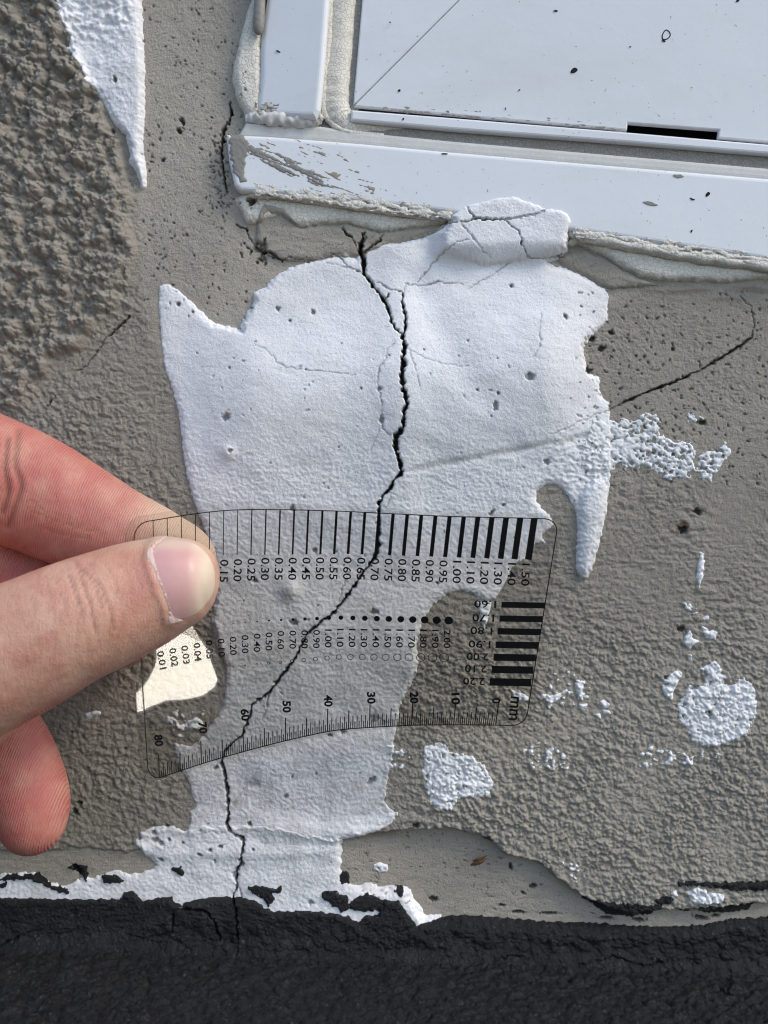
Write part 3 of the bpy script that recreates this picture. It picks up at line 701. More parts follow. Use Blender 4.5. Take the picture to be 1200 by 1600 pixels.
# --- black bitumen coat at the foot, curving out to the ground
BIT = [(-300, 1402), (-60, 1402), (0, 1402), (100, 1405), (188, 1405), (195, 1395), (208, 1392), (217, 1398), (222, 1408), (248, 1403), (268, 1402), (274, 1413), (285, 1416), (310, 1406), (340, 1401), (375, 1403), (400, 1408), (415, 1420), (430, 1425), (470, 1423), (520, 1425), (545, 1433), (560, 1441),
       (572, 1430), (590, 1430), (600, 1408), (622, 1409), (634, 1425), (651, 1447), (680, 1441), (704, 1439), (731, 1436), (795, 1441), (853, 1447), (933, 1449), (1040, 1452), (1093, 1449), (1147, 1439), (1200, 1436), (1260, 1434), (1500, 1434), (1500, 1700), (-300, 1700)]
def bit_extra(X, Y, z, sd):
    fold = 1500 + (X - 600) * math.tan(ROLL)
    return z + 3.6 * np.clip((Y - (fold - 42)) / 42, 0, 1.6) ** 2.4 + 1.1 * sstep(1395, 1425, Y) * np.exp(-((X - 320) / 70.) ** 2) * sstep(1470, 1430, Y)
def bit_rel(X, Y):
    return 0.8 * fbm(X / 26, Y / 22, 191, 5, .65) + 0.7 * crumbs(X / 11, Y / 10, 192) * sstep(1415, 1480, Y) + 0.14 * perlin(X / 4, Y / 4, 193)
CRK_SAVE, GR_SAVE = CRK.copy(), GR.copy(); CRK = np.minimum(CRK, 1.5)
_c = crack
def crack(p, dm=1.4): _c([(a_[0], a_[1], a_[2] * .62) for a_ in p], 1.4)
crack([(0, 1472, 3.4), (30, 1460, 3.4), (60, 1449, 3), (70, 1455, 2.6), (115, 1455, 2.2)])
crack([(272, 1418, 5), (300, 1417, 8), (325, 1421, 7), (338, 1437, 6), (345, 1465, 3.5)], 6)
crack([(210, 1465, 2.4), (240, 1461, 2.4), (270, 1452, 3), (273, 1430, 4), (272, 1418, 5)])
crack([(195, 1455, 2), (250, 1468, 2), (300, 1466, 1.6), (345, 1465, 2), (372, 1470, 2.4), (410, 1478, 2), (450, 1482, 1.6)])
crack([(280, 1455, 2), (290, 1480, 2), (284, 1500, 1.5)])
crack([(773, 1495, 3), (795, 1489, 3.4), (827, 1495, 3), (869, 1511, 2.6), (901, 1503, 2.6), (955, 1492, 3.4), (1003, 1503, 4.6), (1040, 1497, 3), (1093, 1495, 2)])
for k in range(25):
    x0, y0 = RNG.uniform(0, 1200), RNG.uniform(1430, 1500); a = RNG.normal(0, .5)
    crack([(x0, y0, 1.2), (x0 + 9 * math.cos(a), y0 + 9 * math.sin(a), 1.5), (x0 + 16 * math.cos(a + .5), y0 + 16 * math.sin(a + .5), 1.0)])
patch('bitumen_coat', [(BIT, 1.2, 9)], M_BIT, 2.6, 9, bit_rel, base_w=0.3, extra=bit_extra, label='black bitumen coat along the foot of the wall', seed=195, level=lambda X, Y: -0.4 - 0 * X)
CRK, GR = CRK_SAVE, GR_SAVE; crack = _c
BB = [[(0, 1375), (8, 1366), (40, 1367), (60, 1364), (70, 1372), (78, 1382), (100, 1388), (111, 1392), (108, 1397), (85, 1392), (68, 1382), (45, 1373), (15, 1375)], [(104, 1356), (118, 1352), (135, 1356), (137, 1364), (136, 1380), (130, 1372), (120, 1362)],
      [(157, 1370), (165, 1366), (185, 1370), (192, 1375), (188, 1380), (162, 1379)], [(387, 1386), (400, 1382), (425, 1388), (440, 1386), (443, 1391), (427, 1396), (428, 1408), (420, 1416), (412, 1404), (392, 1393)],
      [(501, 1394), (520, 1391), (543, 1400), (544, 1420), (536, 1426), (516, 1412), (503, 1402)], [(545, 1412), (555, 1402), (575, 1398), (600, 1408), (598, 1422), (560, 1424), (548, 1420)], [(530, 1368), (540, 1362), (546, 1370), (545, 1382), (536, 1382), (530, 1378)],
      [(914, 1408), (935, 1407), (960, 1410), (1000, 1413), (1032, 1414), (1036, 1421), (1020, 1430), (985, 1435), (950, 1433), (935, 1422)], [(1086, 1419), (1110, 1415), (1150, 1416), (1180, 1413), (1170, 1424), (1140, 1428), (1100, 1428)],
      [(1065, 1380), (1100, 1377), (1150, 1378), (1210, 1376), (1260, 1378), (1260, 1390), (1200, 1390), (1150, 1391), (1115, 1386)], [(1022, 1403), (1040, 1400), (1054, 1402), (1046, 1412), (1028, 1412)], [(269, 1358), (282, 1354), (290, 1362), (286, 1368), (276, 1366)], [(0, 1382), (10, 1378), (9, 1386), (0, 1390)],
      [(616, 1395), (628, 1388), (632, 1396), (626, 1404)], [(1062, 1420), (1076, 1418), (1080, 1425), (1066, 1427)], [(1085, 1377), (1060, 1379), (1062, 1384), (1080, 1385)]]
for i, pl in enumerate(BB):
    patch('bitumen_blob', [(pl, 0.55, 5)], M_BIT, 3.0, 7, None, base_w=0.5, hide=False, seed=260 + i, level=(lambda X, Y: 0.6 + 0 * X))
    OUT[-1] = OUT[-1]

# --- cream sealant and grey smears round the window
JSEAL = [(396, -300), (394, 0), (390, 12), (378, 55), (366, 98), (364, 130), (372, 160), (384, 184), (396, 192), (412, 186), (412, -300)]
patch('sealant_bead', [(JSEAL, 2.6, 12)], M_CREAM, 1.6, 14, lambda X, Y: 0.15 * fbm(X / 14, Y / 14, 301, 3), base_w=0.1, hide=True, seed=302)
LSEAL = [(366, 312), (395, 300), (420, 303), (470, 312), (560, 322), (640, 334), (704, 345), (704, 351), (673, 353), (640, 358), (610, 364), (593, 364), (570, 358), (545, 351), (505, 352), (467, 357), (440, 340), (420, 345), (400, 352), (385, 348)]
patch('sealant_bead', [(LSEAL, 1.6, 10)], M_CREAM, 2, 12, lambda X, Y: 0.12 * fbm(X / 12, Y / 9, 303, 3), base_w=0.1, hide=True, seed=304)
RSEAL = [(880, 385), (890, 368), (930, 372), (1000, 384), (1080, 398), (1200, 412), (1320, 425), (1320, 446), (1200, 437), (1120, 442), (1075, 440), (1030, 439), (1000, 434), (970, 420), (945, 402), (910, 386)]
patch('sealant_bead', [(RSEAL, 1.7, 10)], M_CREAM, 2, 14, lambda X, Y: 0.12 * fbm(X / 12, Y / 9, 305, 3), base_w=0.1, hide=True, seed=306)
SMEAR = [(400, 352), (415, 322), (445, 330), (470, 356), (520, 352), (550, 350), (592, 364), (640, 358), (690, 352), (704, 352), (690, 362), (650, 376), (600, 384), (565, 400), (540, 402), (515, 402), (480, 410), (440, 408), (415, 398), (402, 376)]
patch('grey_paint_smear', [(SMEAR, 0.9, 9)], M_PAINT, 2, 14, lambda X, Y: 0.25 * fbm(X / 30, Y / 12, 307, 3), base_w=0.15, hide=True, seed=308)
SMEAR2 = [(870, 402), (885, 396), (910, 390), (945, 404), (972, 422), (1000, 436), (1030, 446), (985, 450), (950, 452), (925, 438), (900, 425), (878, 415)]
patch('grey_paint_smear', [(SMEAR2, 0.8, 9)], M_PAINT, 2, 14, lambda X, Y: 0.2 * fbm(X / 30, Y / 12, 309, 3), base_w=0.15, hide=True, seed=310)

# the part of the coat behind the window is open: the frame sits in it
WIN_HOLE = [(418, -2000), (409, 150), (402, 190), (372, 222), (378, 285), (560, 312), (707, 326), (898, 352), (1320, 398), (3000, 520), (3000, -2000)]
hole = poly_sd(gx, gy, WIN_HOLE)
used, f = clear_cells(~(HIDE | (hole > 5)), None)
zb = H - CRK
V = world_of((gx.ravel()[used] - 600) / S, zb.ravel()[used], (800 - gy.ravel()[used]) / S)
wall = mesh_obj('house_wall', V, f, M_PAINT, None, True, dict(grime_shade=GR.ravel()[used], rust=RUST.ravel()[used], smooth_zone=np.clip(w_smooth + 0.6 * w_rec + (0.55 * gran + 0.25 * topright) * w_finer, 0, 1).ravel()[used]))
tag(wall, 'grey painted rough stucco wall with long cracks and white plaster patches', 'wall')
for name, V, f, mat, at, lb, kd in OUT:
    o = mesh_obj(name, V, f, mat, wall, True, at)
    if mat is M_PAINT:
        a = o.data.attributes.new('smooth_zone', 'FLOAT', 'POINT'); a.data.foreach_set('value', np.full(len(V), 0.8 if 'smear' in name else 0, np.float32))
    if lb: o['label'] = lb
    if kd: o['kind'] = kd
# solid masonry behind the coat
bb = world_of(np.array([-700., 700, 700, -700] * 2), np.array([-9.] * 4 + [-120.] * 4), np.array([-160., -160, 700, 700] * 2))
mesh_obj('masonry_core', bb, [(0, 1, 2, 3), (7, 6, 5, 4), (0, 4, 5, 1), (1, 5, 6, 2), (2, 6, 7, 3), (3, 7, 4, 0)], plain('masonry', (0.2, 0.19, 0.17)), wall, False)

# ------------------------------------------------------------------ ground: one black coated sheet
g1 = np.arange(-125, 125.1, 0.42); ge = np.cumsum(0.42 * 1.28 ** np.arange(1, 44))
ge = ge[ge < 40000]
gxx = np.concatenate([(g1[0] - ge)[::-1], g1, g1[-1] + ge])
g2 = np.arange(-4, 45, 0.42); gyy = np.concatenate([g2, g2[-1] + ge])
A, B = np.meshgrid(gxx, gyy)
near = sstep(600, 100, np.abs(A)) * sstep(600, 60, B)
hz = near * (0.8 * fbm(A / 8, B / 8, 401, 5, .7) + 1.1 * crumbs(A / 2.0, B / 2.0, 402) + 0.5 * crumbs(A / 1.05, B / 1.05, 404) + 0.3 * perlin(A / .85, B / .85, 403)) - 0.2
gcr = np.zeros_like(A)
def gcrack(pts):
    for (ax, ay), (bx, by) in zip(pts[:-1], pts[1:]):
        X = A + 0.5 * perlin(A / 2, B / 2, 405); Y = B + 0.5 * perlin(A / 2, B / 2, 406)
        ex, ey = bx - ax, by - ay; t = np.clip(((X - ax) * ex + (Y - ay) * ey) / (ex * ex + ey * ey), 0, 1)
        np.maximum(gcr, sstep(0.55, 0.1, np.hypot(X - ax - t * ex, Y - ay - t * ey)), out=gcr)
gcrack([(-36, 3), (-38, 6), (-42, 11)]); gcrack([(84, 8), (85, 14)])
hz = hz - 1.4 * gcr
V = np.stack([A, -B, hz], -1).reshape(-1, 3) / 1000
nr, nc = A.shape
r, c = np.mgrid[0:nr - 1, 0:nc - 1]; a = (r * nc + c).ravel()
ground = mesh_obj('ground', V, np.stack([a, a + nc, a + nc + 1, a + 1], 1)[:, ::-1].copy(), M_BIT, None, True, dict(grime_shade=gcr.ravel()))
tag(ground, 'black bitumen coated ground at the foot of the wall', kind='structure')

# ------------------------------------------------------------------ window
window = empty('window')
tag(window, 'white plastic window frame corner set in the wall', 'window')
def slab(name, poly, d0, d1, mat, parent, bev=0.6, seg=3, back=None):
    """an outline in pixels seen at depth d1, extruded straight back to d0 (mm)"""
    p = np.asarray(poly, float)
    dd = np.asarray(d1 if np.ndim(d1) else np.full(len(p), d1), float)
    fr = P(p[:, 0], p[:, 1], dd)
    bk = fr.copy(); bk[:, 1] = -d0 / 1000
    bm = bmesh.new()
    fv = [bm.verts.new(v) for v in fr]; bv = [bm.verts.new(v) for v in bk]
    face = bm.faces.new(fv); bm.faces.new(bv[::-1])
    n = len(p)
    for i in range(n):
        bm.faces.new((fv[i], bv[i], bv[(i + 1) % n], fv[(i + 1) % n]))
    bmesh.ops.recalc_face_normals(bm, faces=bm.faces)
    if bev:
        bmesh.ops.bevel(bm, geom=list(face.edges), offset=bev / 1000, segments=seg, affect='EDGES', profile=0.5)
    me = bpy.data.meshes.new(name); bm.to_mesh(me); bm.free()
    me.materials.append(mat)
    for q_ in me.polygons: q_.use_smooth = False
    o = bpy.data.objects.new(name, me)
    o.parent = parent; col.objects.link(o)
    return o

def tube(name, pts, mat, parent, nseg=14, flat=1.0, rough=0.0, seed=0):
    """a bead along (px, py, d mm, radius mm)"""
    p = spline(pts, 14)
    C = P(p[:, 0], p[:, 1], p[:, 2]) * 1000
    T = np.gradient(C, axis=0); T /= np.linalg.norm(T, axis=1)[:, None]
    up = np.array([0, -1.0, 0]); side = np.cross(T, up); side /= np.linalg.norm(side, axis=1)[:, None]
    V = []
    for i in range(len(C)):
        for k in range(nseg):
            an = 2 * math.pi * k / nseg
            r_ = p[i, 3] * (1 + rough * perlin(np.array([i * .35]), np.array([k * .5]), seed)[0])
            V.append(C[i] + r_ * (side[i] * math.cos(an) + up * math.sin(an) * flat))
    faces = [(i * nseg + k, i * nseg + (k + 1) % nseg, (i + 1) * nseg + (k + 1) % nseg, (i + 1) * nseg + k) for i in range(len(C) - 1) for k in range(nseg)]
    faces += [tuple(range(nseg))[::-1], tuple((len(C) - 1) * nseg + k for k in range(nseg))]
    return mesh_obj(name, np.array(V) / 1000, faces, mat, parent)

EX = 2600
slab('rebate_back', [(490, -1400), (480, 225), (EX, 420), (EX, 366), (1200, 236), (980, 218), (700, 196), (560, 184), (561, 100), (572, -1), (620, -1400)], -16, 1.4, M_DIRTYSEAL, window, 0)
jamb_ = [(434, -900), (416, 0), (407, 60), (406, 120), (402, 155), (399, 179), (430, 181), (470, 184), (494, 184), (500, 172), (507, 100), (514, 0), (545, -900)]
slab('jamb', jamb_, -12, [3.0 + 0.028 * (x - 400 + 0.09 * (y - 180)) for x, y in jamb_], M_FRAME, window, 1.5, 5)
slab('bottom_rail', [(353, 209), (420, 212), (560, 223), (700, 236), (900, 253), (1200, 278), (EX, 395), (EX, 560), (1250, 414), (1100, 391), (898, 361), (800, 347), (707, 333), (560, 315), (470, 306), (375, 298), (366, 290), (357, 250)], -12, 4.0, M_FRAME, window, 1.1, 4)
slab('rail_ledge', [(384, 190), (500, 196), (560, 205), (700, 219), (1200, 262), (EX, 380), (EX, 400), (1200, 281), (700, 239), (560, 226), (420, 215), (372, 212)], -12, 2.6, M_LEDGE, window, 0.9, 3)
# sash: two mitred bars and the lip under them
stile = [(586, -500), (566, -1), (553, 150), (552, 163), (556.5, 160), (714.5, 2), (1207, -500)]
slab('sash_stile', stile, 1.2, [2.6 + 0.0065 * (x - 560 + 0.03 * (y - 160)) for x, y in stile], M_FRAME, window, 0.35, 2)
rail_ = [(1208.3, -499), (715.8, 2), (557.8, 160), (553, 166), (760, 184), (980, 203), (981, 192), (1052, 197.5), (1124, 203), (1122, 215), (1200, 222), (EX, 345), (EX, -499)]
slab('sash_bottom', rail_, 1.2, [2.6 + 0.0065 * (166 + 0.0895 * (x - 553) - y) for x, y in rail_], M_FRAME, window, 0.35, 2)
slab('sash_lip', [(548, 171), (700, 183), (980, 206), (1200, 225), (EX, 348), (EX, 362), (1200, 240), (980, 222), (700, 201), (600, 192), (548, 188)], -6, 3.6, M_FRAME, window, 0.5, 2)
slab('slot_shade_back', [(940, 100), (1170, 110), (1170, 222), (940, 206)], -9, -7.6, M_BLACK, window, 0)  # black sheet behind the slot, painting the dark of its cavity
tube('gasket', [(570, -500, 0.5, 3.4), (545, -60, .6, 3.4), (537, 0, .6, 3.3), (531, 70, .6, 3.3), (525, 140, .6, 3.5), (527, 178, .6, 3.6), (545, 197, .4, 3.0), (580, 200, 0.0, 2.2), (700, 209, -.4, 1.9), (900, 226, -.4, 1.8), (1200, 252, -.4, 1.8), (1700, 297, -.4, 1.8)], M_CREAM, window, 16, 0.8, 0.08, 5)
tube('gasket', [(556, -500, 2.0, 1.1), (519, -40, 2.0, 1.0), (514, 60, 2.0, 1.0), (508, 120, 2.0, .9), (507, 172, 2., .9), (520, 194, 2., .8), (545, 207, 2.0, .7), (600, 212, 1.6, .6)], M_CREAM, window, 10, 1, 0.1, 6)
tube('sealant_bead', [(384, 301, 1.0, .3), (400, 303, 2.0, 1.2), (430, 304, 2.2, 1.2), (500, 312, 2.4, 1.3), (600, 327, 2.4, 1.2), (670, 338, 2.2, .9), (712, 345, 1.2, .3)], M_CREAM, window, 16, 1, 0.35, 7)
tube('sealant_bead', [(880, 362, 1.2, .4), (897, 366, 2.2, 1.1), (930, 372, 2.4, 1.6), (1000, 386, 2.5, 1.5), (1080, 400, 2.5, 1.5), (1200, 416, 2.5, 1.5), (1500, 455, 2.5, 1.5)], M_CREAM, window, 16, 1, 0.3, 8)
tube('sealant_bead', [(384, 186, 1.8, 1.0), (410, 184, 2.6, 1.6), (450, 189, 2.6, 1.7), (490, 190, 2.4, 1.4), (503, 180, 2.6, .9)], M_LEDGE, window, 14, 1, 0.45, 9)
def blotch(name, poly, d, mat, parent, th=0.25, n=6):
    """a thin raised smear on a flat face"""
    p = spline(poly, n, True)
    p = p + 1.2 * np.stack([perlin(p[:, 0] / 6, p[:, 1] / 6, 3), perlin(p[:, 0] / 6, p[:, 1] / 6, 4)], 1)
    k = len(p)
    t_ = np.roll(p, -1, 0) - np.roll(p, 1, 0); t_ /= np.linalg.norm(t_, axis=1)[:, None] + 1e-9
    n_ = np.stack([-t_[:, 1], t_[:, 0]], 1)
    if (p[:, 0] * np.roll(p[:, 1], -1) - p[:, 1] * np.roll(p[:, 0], -1)).sum() < 0: n_ = -n_
    wi = min(1.0, 0.12 * np.ptp(p, 0).min())
    V = np.vstack([P(p[:, 0], p[:, 1], d - 0.1), P(*(p + n_ * wi * .4).T, d + th * .75), P(*(p + n_ * wi).T, d + th)])
    fs = [(j * k + i, j * k + (i + 1) % k, (j + 1) * k + (i + 1) % k, (j + 1) * k + i) for j in range(2) for i in range(k)]
    fs.append(tuple(2 * k + i for i in range(k)))
    return mesh_obj(name, V, fs, mat, parent, False)
tube('paint_drip', [(408, -260, 4.2, 1.4), (407, -60, 4.2, 1.4), (406, 0, 4.2, 1.35), (404.5, 30, 4.2, 1.4), (404, 44, 4.2, 1.3), (404, 52, 4.2, .8), (404, 55, 4.2, .1)], M_SMEAR, window, 16, .8, .08, 11)
def flat_patch(name, poly, d, mat, parent, th=0.2, wob=2.5, bite=None, step=1.3, seed=1):
    """a ragged thin film on a flat frame face"""
    p = np.asarray(poly, float)
    X, Y = np.meshgrid(np.arange(p[:, 0].min() - 6, p[:, 0].max() + 6, step), np.arange(p[:, 1].min() - 6, p[:, 1].max() + 6, step))
    sd = poly_sd(X, Y, p) + wob * perlin(X / 9, Y / 7, seed) + .5 * wob * perlin(X / 4, Y / 3, seed + 1)
    if bite is not None: sd = np.minimum(sd, bite(X, Y))
    z = d + np.where(sd > 0, th * np.clip(sd / 2.5, 0, 1) + 0.06 * perlin(X / 5, Y / 5, seed + 2), 0.1 * sd)
    used, f = clear_cells(sd > -3, None)
    V = P(X.ravel()[used], Y.ravel()[used], z.ravel()[used])
    return mesh_obj(name, V, f, mat, parent, True)
def streaks(lo, amp, an, seed, sx=40.0, sy=4.5):
    ca, sa = math.cos(an), math.sin(an)
    return lambda X, Y: lo + amp * perlin((X * ca + Y * sa) / sx, (-X * sa + Y * ca) / sy, seed) + .35 * amp * perlin(X / 5, Y / 4, seed + 1)
M_BROWN = plain('dried_brown_smear', (0.36, 0.31, 0.24), 0.7, 0.3, 900, 0.0002)
flat_patch('paint_smear', [(359, 214), (376, 212), (386, 220), (392, 232), (384, 248), (381, 268), (386, 284), (376, 286), (367, 270), (361, 240)], 4.02, M_SMEAR, window, .12, 2, streaks(5, 7, 1.3, 41, 30, 6), seed=31)
flat_patch('paint_smear', [(384, 222), (400, 230), (432, 239), (462, 253), (500, 272), (528, 296), (490, 288), (450, 273), (415, 256), (392, 244)], 4.02, M_SMEAR, window, .12, 2, streaks(1.5, 8, .42, 43), seed=32)
flat_patch('dried_smear', [(400, 218), (470, 222), (530, 240), (560, 262), (600, 296), (640, 318), (560, 308), (480, 296), (430, 262), (400, 240)], 4.0, M_BROWN, window, .07, 3, streaks(-2.6, 7, .35, 45, 30, 4), seed=33)
flat_patch('dried_smear', [(396, 285), (470, 294), (560, 304), (640, 316), (704, 326), (704, 340), (600, 330), (500, 314), (400, 302)], 4.0, M_CREAM, window, .06, 3, streaks(0.2, 7, .12, 47, 22, 6), seed=34)
flat_patch('dried_smear', [(896, 354), (950, 360), (1040, 374), (1120, 385), (1240, 402), (1240, 420), (1100, 402), (1000, 386), (900, 368)], 4.0, M_CREAM, window, .06, 3, streaks(-.5, 7, .13, 49, 22, 6), seed=35)
flat_patch('dried_smear', [(600, 160), (800, 176), (975, 192), (975, 203), (800, 187), (600, 171)], 2.66, M_BROWN, window, .05, 1.5, streaks(-2.5, 5, .09, 51, 16, 3), seed=36)
flat_patch('dried_smear', [(400, 160), (500, 165), (498, 184), (402, 180)], 4.0, M_BROWN, window, .05, 1.5, streaks(-1.8, 6, .05, 53, 10, 4), seed=37)
blotch('paint_smear', [(496, 140), (500, 133), (503, 140), (501, 160), (496, 172), (492, 165), (494, 150)], 4.5, M_SMEAR, window, 0.2)
for i, (x, y, w_, h_, a_) in enumerate([(897, 110, 6, 3.6, -.5), (630, 186, 2.2, 2.2, 0), (624, 141, 2, 2, 0), (1106, 304, 3, 4.5, .7), (609, 34, 1.4, 1.4, 0), (868, 17, 3.4, 1.4, .1), (1153, 1, 3, 2, 0), (1081, 361, 1.6, 2.6, 0), (1082, 311, 4.5, 1.6, .3), (1037, 63, 3, 2, .6), (435, 80, 4, 1.2, .5), (700, 175, 1, 2, 0), (790, 170, 1, 2, 0), (812, 141, 1.6, 1.2, 0), (985, 73, 1.4, 1.2, 0), (695, 240, 5, 1.2, .1), (1016, 318, 12, 3, .25), (1060, 275, 9, 3, .1)]):
    an = np.linspace(0, 2 * math.pi, 8, endpoint=False)
    blotch('dirt_fleck', np.stack([x + w_ * np.cos(an) * math.cos(a_) - h_ * np.sin(an) * math.sin(a_), y + w_ * np.cos(an) * math.sin(a_) + h_ * np.sin(an) * math.cos(a_)], 1),
           (2.65 + 0.0065 * (166 + 0.0895 * (x - 553) - y) if y < 180 and x > 520 else 3.65 if y < 215 and x > 520 else 3.1 + 0.028 * (x - 400 + 0.09 * (y - 180)) if y < 200 else 4.02), M_BLACK if i < 16 else M_SMEAR, window, 0.12, 2)
ring = spline([(1040, 47), (1046, 50), (1047, 56), (1042, 61), (1036, 61), (1035, 55)], 4, True)
tube('dirt_fleck', [(x, y, 2.62 + 0.0065 * (166 + 0.0895 * (x - 553) - y), .13) for x, y in ring] + [(ring[0][0], ring[0][1], 2.62 + 0.0065 * (166 + 0.0895 * (ring[0][0] - 553) - ring[0][1]), .13)], M_BLACK, window, 6)

# ------------------------------------------------------------------ gauge card
TOPX = [150, 190, 208.7, 223, 258, 302, 349, 392, 459.5, 530, 590, 701, 839, 873, 900]
TOPY = [835, 823, 818, 816, 810, 803, 797.5, 796, 796.6, 798.6, 801.6, 807, 810, 811.5, 812.5]
BOTX = [200, 231.7, 250, 320, 385, 448, 513, 530, 578, 644, 710, 770, 821, 860]
BOTY = [1231, 1221, 1215, 1191.7, 1173, 1156.7, 1142.5, 1140, 1136.5, 1133, 1132.5, 1133, 1133.5, 1134]
def sm_interp(x, X, Y):
    X = np.array(X, float); Y = np.array(Y, float)
    o = 0
    for dx in (-18, -9, 0, 9, 18): o = o + np.interp(x + dx, X, Y)
    return o / 5
def card_px(u, v):
    """u: 0 right .. 1 left, v: 0 top .. 1 bottom (the printed border)"""
    xt = 873 - 665 * u; xb = 821 - 589 * u
    x = xt + (xb - xt) * v
    return x, sm_interp(xt, TOPX, TOPY) * (1 - v) + sm_interp(xb, BOTX, BOTY) * v
GLARE = [(150, 1000), (216, 940), (280, 940), (305, 978), (326, 1018), (345, 1062), (338, 1076), (318, 1090), (290, 1097), (262, 1098), (240, 1106), (216, 1118), (150, 1130)]
gc = np.array([275.0, 1040.0])
gpt = P(gc[0], gc[1], 25.0); tocam = np.array(cam.location[:]) - gpt if False else np.array([0, -D / 1000, ZOFF / 1000]) - gpt
tocam = tocam / np.linalg.norm(tocam)
hv = tocam + SUN_DIR; hv /= np.linalg.norm(hv)
# facet plane in picture axes: gradient of d with X and Z
hX = hv[0] * CR + hv[2] * SR; hZ = -hv[0] * SR + hv[2] * CR; hY = -hv[1]
def card_d(px, py):
    px = np.asarray(px, float); py = np.asarray(py, float)
    v = np.clip((py - 800) / 335.0, -0.1, 1.3)
    d = 29 - 18.5 * v + 1.2 * np.sin(px / 90)
    c_ = np.clip((470 - px) / 260, 0, 1.4)
    d = d + 9.5 * c_ ** 2 * (0.35 + 0.9 * v)
    d0 = 25.0
    X0 = (gc[0] - 600) / F * (D - d0); Z0 = (800 - gc[1]) / F * (D - d0)
    fac = D - (hX * X0 + hZ * Z0 - hY * (D - d0)) / (hX * (px - 600) / F + hZ * (800 - py) / F - hY)
    sd = poly_sd(px, py, GLARE)
    w = sstep(-17, 2, sd) * sstep(925, 965, py)
    wb = sstep(-34, 2, sd)
    wr = sstep(1085, 1062, py)
    w = w * wr + wb * (1 - wr)
    w = w * sstep(930, 970, py)
    return d * (1 - w) + fac * w

card = empty('crack_width_gauge')
tag(card, 'clear plastic crack width gauge card with black printed scales held over the crack', 'gauge')
NU, NV = 210, 130
uu = np.linspace(-0.012, 1.022, NU); vv = np.linspace(-0.026, 1.012, NV)
U, VV = np.meshgrid(uu, vv)
# round the corners
wmm, hmm, rc = 90.0, 50.0, 3.4
uc = (U - uu[0]) / (uu[-1] - uu[0]) * wmm; vc = (VV - vv[0]) / (vv[-1] - vv[0]) * hmm
cxm = np.clip(uc, rc, wmm - rc); cym = np.clip(vc, rc, hmm - rc)
dxm, dym = uc - cxm, vc - cym
# map the square corner onto the quarter disc
mx_ = np.maximum(np.abs(dxm), np.abs(dym)); rr_ = np.hypot(dxm, dym) + 1e-9
kk = np.where((np.abs(dxm) > 1e-9) & (np.abs(dym) > 1e-9), mx_ / rr_, 1.0)
uc = cxm + dxm * kk; vc = cym + dym * kk
U = uu[0] + uc / wmm * (uu[-1] - uu[0]); VV = vv[0] + vc / hmm * (vv[-1] - vv[0])
cx_, cy_ = card_px(U, VV)
cd = card_d(cx_, cy_)
front = P(cx_, cy_, cd).reshape(-1, 3)
r, c = np.mgrid[0:NV - 1, 0:NU - 1]; a = (r * NU + c).ravel()
q4 = np.stack([a, a + NU, a + NU + 1, a + 1], 1)
back = front + np.array([0, 0.00014, 0])
nF = len(front)
rim = list(range(NU)) + [i * NU + NU - 1 for i in range(1, NV)] + [(NV - 1) * NU + i for i in range(NU - 2, -1, -1)] + [i * NU for i in range(NV - 2, 0, -1)]
rim = np.array(rim); rim2 = np.roll(rim, -1)
sideq = np.stack([rim, rim2, rim2 + nF, rim + nF], 1)
film = mesh_obj('film', np.vstack([front, back]), np.vstack([q4[:, ::-1], q4 + nF, sideq]), M_FILM, card)
film['label'] = 'bent clear plastic film with rounded corners'

